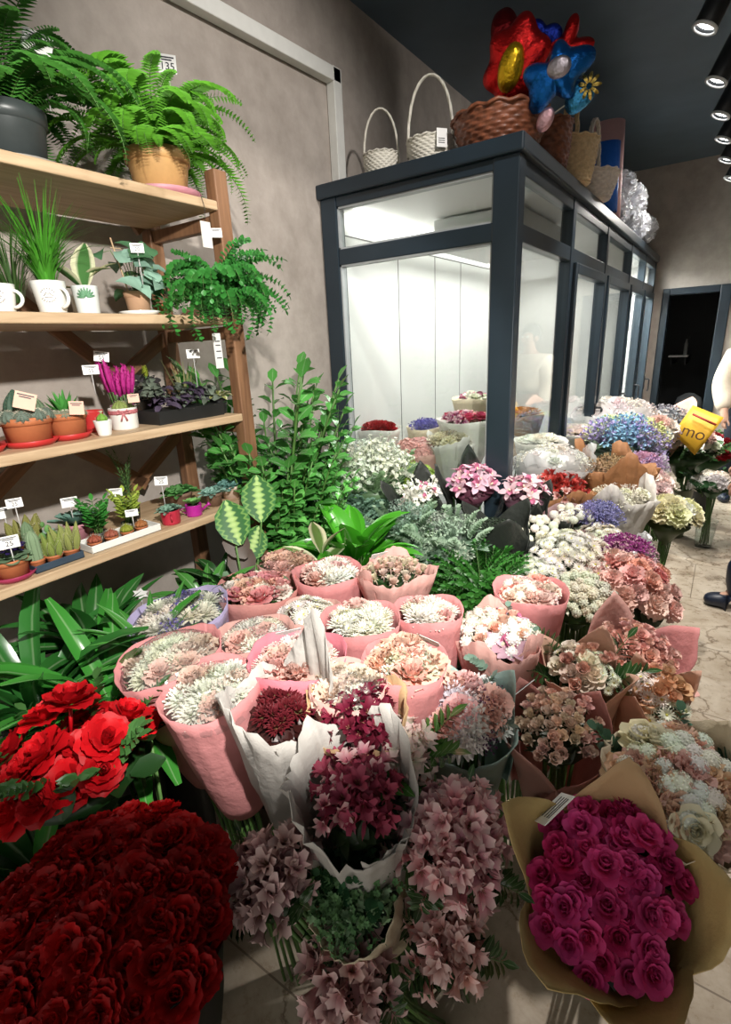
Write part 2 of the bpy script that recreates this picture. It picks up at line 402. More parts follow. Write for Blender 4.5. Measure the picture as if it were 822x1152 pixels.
# ------------------------------------------------------------------ glazed flower cooler
Y0, Y1, CX, CZ = 2.29, 6.79, 1.014, 2.4
ck = thing('flower_cooler', 'tall walk-in glass flower cooler with dark navy frame against the plaster wall', 'flower cooler', (CX / 2, Y0, 0))
ox, oy = CX / 2, Y0
def cb(name, x0, x1, y0, y1, z0, z1, mat, bv=.004, par=None):
    return box(name, x0 - ox, x1 - ox, y0 - oy, y1 - oy, z0, z1, mat, par or ck, bv)
cb('cornice', 0.0, CX + .018, Y0 - .018, Y1, 2.335, CZ, NAVY, .008)
cb('post', .012, .105, Y0, Y0 + .07, 0, 2.335, NAVY); cb('post', .905, CX, Y0, Y0 + .075, 0, 2.335, NAVY)
cb('rail', .105, .905, Y0 + .005, Y0 + .065, 2.292, 2.335, NAVY); cb('rail', .105, .905, Y0 + .005, Y0 + .065, 2.033, 2.105, NAVY); cb('rail', .105, .905, Y0 + .005, Y0 + .065, 0, .14, NAVY)
def pane(x0, x1, y0, y1, z0, z1, nm='glass_pane', par=None):
    return box(nm, x0 - ox, x1 - ox, y0 - oy, y1 - oy, z0, z1, GLASS, par or ck)
pane(.1, .91, Y0 + .03, Y0 + .036, .13, 2.04); pane(.1, .91, Y0 + .03, Y0 + .036, 2.1, 2.3)
def fillet(x0, x1, z0, z1):     # pale gasket inside the opening
    mb = MB(); w = .008
    for a in ((x0, x0 + w, z0, z1), (x1 - w, x1, z0, z1), (x0, x1, z0, z0 + w), (x0, x1, z1 - w, z1)):
        mb.box(a[0] - ox, a[1] - ox, .012, .05, a[2], a[3])
    return mb
GASK = plain('pale_gasket', (.4, .42, .43), .5, var=.05)
obj('gasket', fillet(.105, .905, 2.105, 2.292), GASK, ck, smooth=False); obj('gasket', fillet(.105, .905, .14, 2.033), GASK, ck, smooth=False)
ys = [Y0 + .075, 3.22, 4.16, 5.18, 6.02, Y1]
for i, y in enumerate(ys[1:]):
    cb('post', CX - .07, CX - .005, y - .03, y + .03, 0, 2.335, NAVY)
for i in range(5):
    a, b = ys[i] + (.03 if i else 0), ys[i + 1] - .03
    cb('rail', CX - .065, CX - .01, a, b, 2.275, 2.335, NAVY); cb('rail', CX - .065, CX - .01, a, b, 2.03, 2.1, NAVY); cb('rail', CX - .065, CX - .01, a, b, 0, .12, NAVY)
    pane(CX - .04, CX - .034, a - .01, b + .01, 2.09, 2.28)
    if i in (0,):
        pane(CX - .04, CX - .034, a - .01, b + .01, .11, 2.04)
    else:                       # hinged glass doors
        dr = bpy.data.objects.new('door', None); COL.objects.link(dr); dr.parent = ck; dr.location = (CX - ox, (a + b) / 2 - oy, 0)
        w = (b - a) / 2 - .004
        mb = MB(); sw = .055
        mb.box(-.05, .012, -w, -w + sw, .125, 2.027); mb.box(-.05, .012, w - sw, w, .125, 2.027); mb.box(-.05, .012, -w + sw, w - sw, .125, .125 + sw); mb.box(-.05, .012, -w + sw, w - sw, 2.027 - sw, 2.027)
        bevel(obj('door_frame', mb, NAVY, dr, smooth=False), .004)
        mb = MB(); mb.box(-.03, -.024, -w + sw - .01, w - sw + .01, .17, 1.98); obj('door_glass', mb, GLASS, dr, smooth=False)
        mb = MB(); hy = w - .03
        mb.box(.012, .02, hy - .014, hy + .014, 1.02, 1.16); mb.tube([(.02, hy, 1.13), (.055, hy, 1.13), (.062, hy - .005, 1.12), (.062, hy - .01, 1.02), (.055, hy - .02, 1.0)], .008, 8)
        obj('handle', mb, plain('black_metal', (.015, .015, .018), .35, .3), dr, smooth=False)
# white insulated lining
cb('back_panel', .002, .02, Y0 + .075, Y1 - .02, .1, 2.33, WHITEP, 0); cb('end_panel', .02, CX - .07, Y1 - .05, Y1 - .02, .1, 2.33, WHITEP, 0)
cb('top_panel', .02, CX - .07, Y0 + .075, Y1 - .05, 2.31, 2.334, WHITEP, 0); cb('base_panel', .02, CX - .07, Y0 + .075, Y1 - .05, .1, .14, plain('grey_panel', (.35, .36, .36), .4), 0)
cb('added_partition', .02, CX - .07, 5.15, 5.18, .14, 2.31, WHITEP, 0)  # white divider added so the end bays show bright
mb = MB()
for y in (3.02, 3.52, 3.95, 4.55): mb.box(.02 - ox, .0215 - ox, y - oy - .003, y - oy + .003, .14, 2.2)
for y in (2.4,): mb.box(.02 - ox, .0215 - ox, y - oy, 5.1 - oy, 2.198, 2.204)
obj('panel_seam', mb, SEAM, ck, smooth=False)
cb('cooling_unit', .3, .8, 2.95, 3.75, 2.14, 2.3, plain('unit_white', (.6, .61, .6), .4, var=.03), .01)
cb('wire_shelf', .03, CX - .08, Y0 + .085, 5.12, .68, .7, plain('shelf_metal', (.45, .46, .46), .35, .5), .002)
for y in (2.5, 3.8, 5.05): cb('shelf_bracket', .03, CX - .1, y - .015, y + .015, .14, .68, plain('shelf_metal', (.45, .46, .46), .35), .002)
EMW = None
def emit(name, col, s):
    m, nt, out = _new(name); e = nt.nodes.new('ShaderNodeEmission'); e.inputs[0].default_value = (*col, 1); e.inputs[1].default_value = s
    L(nt, e.outputs[0], out.inputs[0]); return m
LEDM = emit('led_white', (1, .97, .92), 9); LENS = emit('lamp_lens', (1, .98, .95), 14)
cb('led_tube', .06, .09, 2.5, 5.0, 2.27, 2.29, LEDM, 0); cb('led_tube', .06, .09, 5.3, 6.6, 2.27, 2.29, LEDM, 0)

# ------------------------------------------------------------------ lights
def light(name, typ, loc, energy, col=(1, 1, 1), tgt=None, **kw):
    l = bpy.data.lights.new(name, typ); l.energy = energy; l.color = col
    for k, v in kw.items(): setattr(l, k, v)
    o = bpy.data.objects.new(name, l); COL.objects.link(o); o.location = loc
    if tgt is not None: o.rotation_euler = (Vector(tgt) - Vector(loc)).to_track_quat('-Z', 'Y').to_euler()
    return o
light('cooler_light', 'AREA', (.5, 3.7, 2.12), 26, (1, .97, .93), (.5, 3.7, 0), shape='RECTANGLE', size=.5, size_y=2.4)
light('cooler_end_fill', 'AREA', (.5, 5.95, 2.25), 110, (1, .98, .96), (.5, 5.95, 0), shape='RECTANGLE', size=.6, size_y=1.2)  # extra lamp added to whiten the far bays
# black spotlights on a ceiling track
bk = plain('lamp_black', (.012, .014, .016), .4, var=.08); rimm = plain('lamp_rim', (.7, .72, .72), .35)
box_ = TRACK = thing('lamp_track', 'black ceiling track that carries the row of spotlights', 'track', (1.9, 4.9, 3.2))
box('rail', -.018, .018, -2.2, 1.95, .03, .067, bk, box_, .003); box('power_feed', -.025, .025, 1.6, 1.75, -.01, .03, bk, box_, .003)
spots = [(3.3, 808, 0), (3.75, 819, 66), (4.3, 822, 108), (4.75, 824, 138), (5.25, 826, 163), (5.85, 830, 186)]
wh = ['nearest, cut by the top of the photo', 'second along the track from the cut-off one', 'third along the track', 'fourth along the track', 'fifth along the track', 'last, closest to the back wall']
ax = Vector((-.42, -.1, -1)).normalized()
for i, (y, u, v) in enumerate(spots):
    c = at(u, v, Y=y)
    t = thing('spotlight', 'black cylinder spotlight on the ceiling track, ' + wh[i], 'spotlight', c, Vector((0, 0, 1)).rotation_difference(ax), 'spotlights on the ceiling track')
    mb = MB(); mb.lathe([(.03, -.11), (.05, -.1), (.052, .1), (.05, .103), (.044, .1), (.042, .08)], 28); obj('housing', mb, bk, t)
    mb = MB(); mb.lathe([(.053, .094), (.056, .096), (.056, .106), (.045, .107), (.044, .096)], 28, cap0=False); obj('rim', mb, rimm, t)
    mb = MB(); mb.lathe([(.001, .086), (.043, .086)], 24, cap0=False); obj('lens', mb, LENS, t)
    q = t.rotation_quaternion.inverted(); up = q @ (Vector((1.9, c.y, 3.235)) - c)
    mb = MB(); mb.tube([(0, 0, -.05), up * .5 + Vector((0, 0, -.05)), up], .01, 8); obj('arm', mb, bk, t)
    tg = [(1.2, 3.2, .6), (1.4, 4.2, .5), (1.3, 4.9, .5), (1.6, 5.6, 0), (1.2, 6.3, 1.2), (1.0, 5.3, 2.6)][i]
    light('spot_beam', 'SPOT', c + ax * .14, 110 if i < 4 else 70, (1, .95, .88), tg, spot_size=math.radians(70), spot_blend=.8, shadow_soft_size=.04)
# the spotlight above the photographer that strikes the rack and the bouquets
light('key_beam', 'SPOT', (2.0, .1, 2.24), 165, (1, .96, .9), (.3, 1.3, 1.22), spot_size=math.radians(66), spot_blend=.22, shadow_soft_size=.03)
light('wall_fill', 'SPOT', (1.75, 1.5, 3.15), 90, (1, .95, .9), (0, 1.9, 2.05), spot_size=math.radians(80), spot_blend=.9, shadow_soft_size=.05)  # added fill with no fixture, brightens the left wall
light('aisle_fill', 'SPOT', (2.0, 1.7, 3.15), 230, (1, .94, .87), (1.55, 2.1, .8), spot_size=math.radians(72), spot_blend=.9, shadow_soft_size=.05)  # added fill with no fixture, lifts the flowers along the aisle
W = bpy.data.worlds.new('world'); SC.world = W; W.use_nodes = True
bg = W.node_tree.nodes['Background']; bg.inputs[0].default_value = (1, .95, .86, 1); bg.inputs[1].default_value = .6
vs = SC.view_settings; vs.view_transform = 'Standard'; vs.look = 'None'; vs.gamma = 1; vs.use_curve_mapping = False; vs.exposure = 0.45
SC.cycles.use_denoising = True
SC.cycles.max_bounces = 8; SC.cycles.transparent_max_bounces = 24; SC.cycles.caustics_reflective = False; SC.cycles.caustics_refractive = False
SC.cycles.sample_clamp_indirect = 6

# ------------------------------------------------------------------ wooden rack
def wood(name, a, b, axis):
    m, nt, out = _new(name)
    tc = nt.nodes.new('ShaderNodeTexCoord'); mp = nt.nodes.new('ShaderNodeMapping'); L(nt, tc.outputs['Object'], mp.inputs[0])
    mp.inputs['Scale'].default_value = {'y': (30, 2.2, 30), 'z': (30, 30, 2.2)}[axis]
    n = nt.nodes.new('ShaderNodeTexNoise'); n.inputs['Scale'].default_value = 1.6; n.inputs['Detail'].default_value = 8; n.inputs['Distortion'].default_value = .8; L(nt, mp.outputs[0], n.inputs['Vector'])
    n2 = noise(nt, 3, 4)
    c = ramp(nt, n.outputs[0], [(.3, a), (.65, b)]); c = mixc(nt, .25, c, ramp(nt, n2, [(.3, a), (.7, b)]))
    p = nt.nodes.new('ShaderNodeBsdfPrincipled'); p.inputs['Roughness'].default_value = .55
    L(nt, c, p.inputs['Base Color']); L(nt, bump(nt, n.outputs[0], .2, .004), p.inputs['Normal']); L(nt, p.outputs[0], out.inputs[0]); return m
WOOD = wood('pale_wood', (.38, .25, .14), (.62, .46, .29), 'y'); WOODP = wood('brown_wood', (.13, .06, .03), (.27, .14, .07), 'z')
ZS = [2.083, 1.757, 1.445, 1.137]
rack = thing('plant_rack', 'rustic wooden plant rack with four shelves against the left plaster wall', 'plant rack', (.28, .5, 0))
def rb(name, x0, x1, y0, y1, z0, z1, mat, bv=.004): return box(name, x0 - .28, x1 - .28, y0 - .5, y1 - .5, z0, z1, mat, rack, bv)
for z in ZS: rb('shelf', .09, .45, -.75, 1.225, z - .026, z, WOOD)
for x0 in (.05, .405): rb('post', x0, x0 + .045, 1.225, 1.275, 0, 2.17, WOODP); rb('post', x0, x0 + .045, -.8, -.75, 0, 2.17, WOODP)
for z in ZS: rb('crossbar', .095, .405, 1.235, 1.265, z - .07, z - .03, WOODP)
def brace(p, q, w=.045):
    a = Vector((.075, p[0], p[1])); b = Vector((.075, q[0], q[1])); d = (b - a); l = d.length
    mb = MB(); mb.box(-w / 2, w / 2, -.009, .009, 0, l)
    M = Matrix.Translation(a - Vector((.28, .5, 0))) @ Vector((0, 0, 1)).rotation_difference(d).to_matrix().to_4x4() @ Matrix.Rotation(PI / 2, 4, 'Z')
    bevel(obj('brace', mb, WOODP, rack, M, smooth=False), .003)
def bp(u, v): q = at(u, v, X=.075); return (q.y, q.z)
brace(bp(150, 258), bp(200, 205)); brace(bp(10, 330), bp(135, 425)); brace(bp(135, 425), bp(230, 340))
brace(bp(60, 490), bp(165, 545)); brace(bp(140, 560), bp(215, 470)); brace(bp(-30, 580), bp(55, 490))
# ------------------------------------------------------------------ flower heads, each about one unit in radius
FL = {}
def layers(mb, spec, **kw):
    for (n, Ln, W, a0, a1, r0, z0) in spec:
        o = rnd.random() * 6
        for i in range(n):
            mb.petal(o + 2 * PI * i / n + rnd.uniform(-.12, .12), Ln * rnd.uniform(.92, 1.06), W * rnd.uniform(.92, 1.08), a0 + rnd.uniform(-5, 5), a1 + rnd.uniform(-8, 8), r0, z0, **kw)
def fl(name, mats, k=1):
    def dec(fn):
        for i in range(k):
            mb = MB(); fn(mb)
            FL.setdefault(name, []).append(mb.mesh(name, mats))
        return fn
    return dec
def calyx(mb, r=.3, z=-.1, n=5, Ln=.5):
    for i in range(n): mb.petal(2 * PI * i / n, Ln, .26, 70, 120, r * .3, z, mat=1, nl=2, nw=1)
    mb.tube([(0, 0, z), (0, 0, z - 1.2)], .09, 5, 1)
@fl('rose', [PETAL, LEAF], 3)
def _(mb):
    layers(mb, [(3, .62, .6, 12, -22, .05, .25)], shape='round', nl=3, nw=3, cup=.1, wrap=True)
    layers(mb, [(4, .8, .85, 24, -14, .1, .12)], shape='round', nl=4, nw=4, cup=.1, wrap=True, curl=22)
    layers(mb, [(4, .92, 1.0, 36, 0, .14, .04), (5, 1.0, 1.15, 52, 22, .16, 0), (5, .95, 1.15, 72, 48, .18, -.04)], shape='round', nl=4, nw=4, cup=.1, wrap=True, curl=55)
    calyx(mb)
@fl('rose_open', [PETAL, LEAF], 3)
def _(mb):
    layers(mb, [(4, .5, .5, 15, -20, .05, .2), (5, .66, .7, 30, -5, .1, .12)], shape='round', nl=3, nw=4, cup=.1, wrap=True, curl=20, ruff=.03)
    layers(mb, [(6, .85, .95, 48, 22, .14, .06), (6, 1.0, 1.15, 66, 45, .16, 0), (6, 1.0, 1.2, 84, 75, .18, -.05)], shape='round', nl=4, nw=4, cup=.12, curl=45, ruff=.07)
    calyx(mb)
@fl('spray_rose', [PETAL_TIP, LEAF], 2)
def _(mb):
    layers(mb, [(3, .75, .62, 14, -26, .05, .15), (4, .95, .9, 28, -14, .12, .05), (4, 1.0, 1.05, 44, 0, .16, 0)], shape='round', nl=4, nw=3, cup=.08, wrap=True, curl=38)
    calyx(mb, .3, -.05, 5, .6)
@fl('carnation', [PETAL, LEAF], 3)
def _(mb):
    layers(mb, [(6, .6, .5, 5, 5, .06, .15), (8, .8, .6, 24, 26, .08, .08), (9, .95, .66, 45, 50, .1, .02), (9, 1.0, .7, 66, 78, .1, -.04), (7, .95, .7, 84, 104, .1, -.1)], shape='fan', nl=3, nw=4, cup=.0, ruff=.12, jag=.1)
    mb.lathe([(.1, -.75), (.22, -.6), (.24, -.1)], 8, 1)
@fl('chrysanthemum', [PETAL_TIP, LEAF], 3)
def _(mb):
    layers(mb, [(18, 1.0, .24, 88, 74, .05, 0), (17, .9, .23, 72, 52, .05, .03), (14, .76, .21, 56, 26, .04, .06), (10, .6, .19, 36, 0, .03, .08), (7, .42, .16, 16, -18, .02, .1)], shape='strap', nl=3, nw=2, cup=.3)
    mb.lathe([(.1, -.3), (.3, -.02)], 8, 1)
@fl('button_bloom', [PETAL_TIP, LEAF], 2)
def _(mb):
    mb.ball((0, 0, .3), .78, 12, 8, 0, .9)
    for i in range(85):
        ph = i * 2.39996; z = 1 - (i + .5) / 85 * 1.5; t = math.acos(max(-1, z))
        M = TM((.7 * math.sin(t) * math.cos(ph), .7 * math.sin(t) * math.sin(ph), .3 + .66 * math.cos(t)), (math.sin(t) * math.cos(ph), math.sin(t) * math.sin(ph), math.cos(t) + .25))
        mb.petal(ph, .22, .2, 30, 95, .02, 0, .2, 'oval', 2, 1, 0, M)
    mb.tube([(0, 0, -.3), (0, 0, -1.5)], .1, 5, 1)
def floret5(mb, M, n=5, Ln=.2, W=.17, mat=0, a=70, eye=None):
    o = rnd.random() * 6
    for i in range(n): mb.petal(o + 2 * PI * i / n, Ln, W, a - 10, a + 15, .01, 0, .1, 'round', 2, 1, mat, M)
    if eye is not None: mb.ball((0, 0, .01), Ln * .22, 6, 4, eye, 1, M)
def dome_pts(n, R=1, h=.6, k=.94):
    for i in range(n):
        r = R * k * math.sqrt((i + .5) / n); ph = i * 2.39996 + rnd.uniform(-.25, .25)
        q = r / R
        yield (r * math.cos(ph), r * math.sin(ph), h * R * (1 - q * q)), (math.cos(ph) * q * 1.2 * h / .6, math.sin(ph) * q * 1.2 * h / .6, 1), ph
@fl('hydrangea', [PETAL, LEAF], 2)
def _(mb):
    for p, a, ph in dome_pts(110, 1, .75): floret5(mb, TM(Vector(p) * rnd.uniform(.9, 1.08), (a[0] + rnd.uniform(-.5, .5), a[1] + rnd.uniform(-.5, .5), a[2])), 4, .15, .15, 0, 65)
    mb.ball((0, 0, -.2), .72, 12, 8, 1, .85)
@fl('daisy_spray', [PETAL, LEAF, plain('daisy_eye', (.62, .6, .12), .7)], 3)
def _(mb):
    for p, a, ph in dome_pts(8, 1, .5):
        p = Vector(p) + Vector((0, 0, rnd.uniform(-.15, .1))); M = TM(p, (a[0] + rnd.uniform(-.3, .3), a[1] + rnd.uniform(-.3, .3), a[2]))
        for k in range(15): mb.petal(k * 2 * PI / 15, .33, .1, 76, 82, .05, 0, .15, 'strap', 2, 1, 0, M)
        for k in range(12): mb.petal(k * 2 * PI / 12 + .2, .25, .09, 55, 60, .04, .02, .15, 'strap', 2, 1, 0, M)
        mb.ball((0, 0, .03), .07, 8, 5, 2, .6, M); mb.tube([p, p * .3 + Vector((0, 0, -.7))], .025, 4, 1)
    for i in range(5): mb.petal(i * 1.25, .7, .25, 60, 100, .1, -.35, .1, 'ovate', 3, 2, 1)
@fl('pompon_spray', [PETAL_TIP, LEAF], 2)
def _(mb):
    for p, a, ph in dome_pts(7, 1, .55):
        p = Vector(p) * 1.0; M = TM(p, a)
        mb.ball((0, 0, 0), .25, 10, 7, 0, .9, M)
        for i in range(34):
            f = i * 2.39996; z = 1 - (i + .5) / 34 * 1.6; t = math.acos(z)
            q = M @ TM((.21 * math.sin(t) * math.cos(f), .21 * math.sin(t) * math.sin(f), .2 * math.cos(t)), (math.sin(t) * math.cos(f), math.sin(t) * math.sin(f), math.cos(t)))
            mb.petal(f, .12, .11, 20, 70, .0, 0, .2, 'oval', 2, 1, 0, q)
        mb.tube([p, p * .3 + Vector((0, 0, -.7))], .03, 4, 1)
    for i in range(4): mb.petal(i * 1.6, .6, .22, 60, 100, .1, -.35, .1, 'ovate', 3, 2, 1)
def alstro(mb, M, s=.5):
    o = rnd.random() * 6
    for i in range(6): mb.petal(o + i * PI / 3, s * 1.3, s * (.5 if i % 2 else .36), 8, 36 if i % 2 else 28, .03 * s, 0, .22, 'obov' if i % 2 else 'oval', 5, 2, 0, M, curl=48)
    for i in range(4): mb.tube([(0, 0, 0), (.06 * s * math.cos(i * 1.6), .06 * s * math.sin(i * 1.6), .6 * s), (.14 * s * math.cos(i * 1.6), .14 * s * math.sin(i * 1.6), .72 * s)], .015 * s, 4, 2, M)
@fl('alstroemeria', [PETAL_PALE, LEAF, plain('stamen', (.35, .2, .1), .6)], 3)
def _(mb):
    for i in range(5):
        ph = i * 2 * PI / 5 + rnd.uniform(-.2, .2); tl = 1.2 if i else 0
        a = (math.cos(ph) * tl, math.sin(ph) * tl, .8)
        p = Vector((math.cos(ph) * .28, math.sin(ph) * .28, rnd.uniform(-.1, .1)))
        if not i: p = Vector((0, 0, .15))
        alstro(mb, TM(p, a), rnd.uniform(.6, .75)); mb.tube([p, (0, 0, -.8)], .03, 4, 1)
    for i in range(6): mb.petal(i * 1.05, .8, .2, 75, 110, .08, -.4, .1, 'ovate', 3, 2, 1)
@fl('alstroemeria_deep', [PETAL, LEAF, plain('stamen', (.35, .2, .1), .6)], 3)
def _(mb):
    for i in range(5):
        ph = i * 2 * PI / 5 + rnd.uniform(-.2, .2); tl = 1.2 if i else 0
        a = (math.cos(ph) * tl, math.sin(ph) * tl, .8)
        p = Vector((math.cos(ph) * .28, math.sin(ph) * .28, rnd.uniform(-.1, .1)))
        if not i: p = Vector((0, 0, .15))
        alstro(mb, TM(p, a), rnd.uniform(.6, .75)); mb.tube([p, (0, 0, -.8)], .03, 4, 1)
    for i in range(6): mb.petal(i * 1.05, .8, .2, 75, 110, .08, -.4, .1, 'ovate', 3, 2, 1)
@fl('alstroemeria_bud', [PETAL_PALE, LEAF], 1)
def _(mb):
    for i in range(5):
        ph = i * 1.26; a = (math.cos(ph) * .5, math.sin(ph) * .5, 1)
        for k in range(5): mb.petal(k * 1.26, .6, .28, 18, -14, .06, .1, .1, 'ovate', 4, 2, 0, TM((math.cos(ph) * .2, math.sin(ph) * .2, 0), a))
        mb.tube([(math.cos(ph) * .2, math.sin(ph) * .2, 0.1), (0, 0, -.8)], .03, 4, 1)
@fl('orchid_bloom', [PETAL_ORCHID, LEAF, plain('orchid_lip', (.5, .14, .25), .4), plain('orchid_column', (.8, .7, .5), .5)], 2)
def _(mb):
    for i, (ph, W, a) in enumerate(((90, .5, 62), (18, .6, 74), (162, .6, 74), (-50, .48, 80), (230, .48, 80))):
        mb.petal(math.radians(ph), 1, W, a - 22, a + 12, .05, 0, .12, 'oval', 5, 2, 0)
    mb.petal(math.radians(-90), .62, .55, 15, 95, .04, .02, .5, 'obov', 5, 4, 2, curl=40, ruff=.06)
    mb.tube([(0, 0, 0), (0, .05, .25), (0, -.02, .4)], [.1, .09, .07], 8, 3)
    mb.tube([(0, 0, 0), (0, 0, -.5)], .05, 5, 1)
@fl('freesia_spike', [PETAL, LEAF], 1)
def _(mb):
    for i in range(9):
        t = i / 8; p = Vector((.25 * math.sin(i * 2.4), .25 * math.cos(i * 2.4), t * 2.2 - 1.1)); s = .62 - .3 * t
        for k in range(6): mb.petal(k * PI / 3, s * 1.1, s * .62, 25, 72, .03, 0, .2, 'obov', 3, 2, 0, TM(p, (math.sin(i * 2.4), math.cos(i * 2.4), .5)))
    mb.tube([(0, 0, -1.8), (0, 0, 1.2)], .05, 5, 1)
@fl('statice_spray', [PETAL, LEAF], 2)
def _(mb):
    for p, a, ph in dome_pts(46, 1, .6):
        p = Vector(p) + Vector((rnd.uniform(-.1, .1), rnd.uniform(-.1, .1), rnd.uniform(-.2, .2)))
        for k in range(4): mb.petal(rnd.random() * 6, .2, .1, 30, 60, .0, 0, .2, 'obov', 2, 1, 0, TM(p, a))
        mb.tube([p, (p.x * .3, p.y * .3, -.7)], .012, 3, 1)
@fl('waxflower_spray', [PETAL, LEAF], 2)
def _(mb):
    for p, a, ph in dome_pts(26, 1, .7):
        p = Vector(p) + Vector((rnd.uniform(-.15, .15), rnd.uniform(-.15, .15), rnd.uniform(-.3, .2)))
        floret5(mb, TM(p, (a[0] + rnd.uniform(-.5, .5), a[1] + rnd.uniform(-.5, .5), 1)), 5, .12, .1, 0, 65); mb.tube([p, (p.x * .4, p.y * .4, -.8)], .012, 3, 1)
        for k in range(3): mb.petal(rnd.random() * 6, .26, .05, 20, 60, .0, 0, .1, 'blade', 2, 1, 1, TM(p + Vector((0, 0, -.15)), a))
def sprig(mb, Ln=1, n=8, lw=.14, ll=.3, bend=40, shape='ovate', stem=.012, M=None, mat=0, smat=1, droop=0, tip=True, a0=45, a1=75, taper=.5, opp=True, nl=3, rand=.25):
    """a stem carrying leaves in pairs, bending over from upright"""
    pts = [Vector((0, 0, 0))]; k = 10
    for i in range(k):
        a = math.radians(bend * ((i + 1) / k) ** 1.3); pts.append(pts[-1] + Vector((math.sin(a), 0, math.cos(a))) * (Ln / k))
    mb.tube(pts, [stem * (1 - .6 * i / k) for i in range(k + 1)], 4, smat, M)
    MM = np.eye(4) if M is None else np.array(M)
    for i in range(n):
        t = .12 + .88 * (i + .5) / n; x = t * k; j = min(int(x), k - 1); p = pts[j].lerp(pts[j + 1], x - j); d = (pts[j + 1] - pts[j]).normalized()
        sc = (1 - taper * abs(t - .4) / .6)
        for sd in ((1, -1) if opp else ((1,) if i % 2 else (-1,))):
            b = TM(p, d)
            mb.petal(sd * PI / 2 + rnd.uniform(-rand, rand) + (0 if bend > 15 else i * 1.57), ll * sc * rnd.uniform(.85, 1.1), lw * sc, a0 + rnd.uniform(-10, 10), a1 + droop + rnd.uniform(-12, 12), stem, 0, .1, shape, nl, 2, mat, MM @ np.array(b))
    if tip: mb.petal(0, ll * .7, lw * .7, 5, 20, 0, 0, .1, shape, nl, 2, mat, MM @ np.array(TM(pts[-1], pts[-1] - pts[-2])))
@fl('leaf_sprig', [LEAF, STEM], 2)
def _(mb): sprig(mb, 1, 9, .18, .34, 35)
@fl('eucalyptus_sprig', [LEAF_SOFT, STEM], 2)
def _(mb): sprig(mb, 1, 9, .26, .27, 30, 'round', .012)
@fl('ruscus_sprig', [LEAF_GLOSS, STEM], 2)
def _(mb): sprig(mb, 1, 7, .2, .42, 30, 'ovate', .014)
def sub(mb, fn):
    q = MB(); fn(q); return q

# filling of leaves that closes the gaps under a bouquet's flowers, unit radius
def filling(n=46, W=.3, Ln=.5, h=.34, seed=1, shape='ovate'):
    mb = MB()
    for p, a, ph in dome_pts(n, 1, h):
        mb.petal(rnd.random() * 6.3, Ln * rnd.uniform(.7, 1.2), W * rnd.uniform(.7, 1.1), rnd.uniform(30, 70), rnd.uniform(60, 100), 0, -.08, .12, shape, 3, 2, 0, TM(p, a))
    mb.lathe([(.12, -1.1), (.5, -.45), (.85, -.12), (.7, .02), (.3, h * .55), (.01, h * .75)], 16, 0)
    return mb.mesh('foliage', [LEAF])
FILL = [filling(), filling(60, .16, .5, .36, 2, 'blade'), filling(34, .42, .5, .3, 3, 'oval')]

# ------------------------------------------------------------------ wrapped bouquets
def wrap_cone(L0, L1, r0, R, lip, col, ry=1, wob=.03, peaks=0, ph=0, folds=0, n=64, flare=.85, crumple=0, tear=0, tips=()):
    mb = MB(); k = 10; V = []; n2 = n + 9
    rs = random.Random(int(ph * 1000) + n); f1, f2, f3 = rs.random() * 6, rs.random() * 6, rs.random() * 6
    for j in range(k + 1):
        t = j / k
        for i in range(n2):
            th = ph + 2 * PI * i / n
            q = t ** flare
            r = r0 + (R - r0) * q
            r *= 1 + wob * t * (math.sin(2 * th + f1) + .6 * math.sin(3 * th + f2)) + folds * t * math.sin(17 * th + f3) * .03
            if crumple: r *= 1 + crumple * t * rs.uniform(-1, 1) * .05
            if t == 1 and lip: r *= 1.02
            z = L0 + (L1 - L0) * t
            if j >= k - 3:
                e = (j - (k - 3)) / 3
                z += e * (lip * (.6 + .4 * math.sin(3 * th + f2)) + peaks * max(0, math.sin(2.5 * (th - ph) + f3)) ** 1.5 + (tear * rs.uniform(-1, 1) if j == k else 0))
                for ta, th_, tw in tips:
                    dd = abs((th - math.radians(ta) + PI) % (2 * PI) - PI) / math.radians(tw)
                    if dd < 1: z += e * th_ * (1 - dd) ** .8
            r *= 1 + .012 * (i / n - .5)                 # the sheet overlaps itself at the seam
            V.append((r * math.cos(th), r * ry * math.sin(th), z))
    F = [(j * n2 + i, j * n2 + i + 1, (j + 1) * n2 + i + 1, (j + 1) * n2 + i) for j in range(k) for i in range(n2 - 1)]
    mb.add(V, F); return mb
def wrap_sheet(L0, L1, r0, R, phi, span=1.5, rise=.12, out=.2, seed=0, nn=14, curl=.05):
    """one square sheet of paper rolled round the stems, corner up"""
    mb = MB(); rs = random.Random(seed); V = []; f1 = rs.random() * 6
    for i in range(nn + 1):
        for j in range(nn + 1):
            a, b = i / nn, j / nn
            u = (a + b) / 2; w = (a - b)               # u: up the cone, w: round it
            h = L0 + (L1 - L0 + rise) * min(1, (u * 1.25)) if u < .8 else L0 + (L1 - L0 + rise) * (1 + (u - .8) * .9)
            t = (h - L0) / (L1 - L0)
            r = r0 + (R - r0) * min(t, 1.6) ** .9 + out * max(0, t - .8) ** 1.6
            r *= 1 + .05 * t * math.sin(w * 7 + f1) + rs.uniform(-.012, .012)
            th = phi + w * span
            r += curl * max(0, abs(w) - .55)
            V.append((r * math.cos(th), r * math.sin(th), h))
    F = [(i * (nn + 1) + j, i * (nn + 1) + j + 1, (i + 1) * (nn + 1) + j + 1, (i + 1) * (nn + 1) + j) for i in range(nn) for j in range(nn)]
    mb.add(V, F); return mb
STEMS = {}
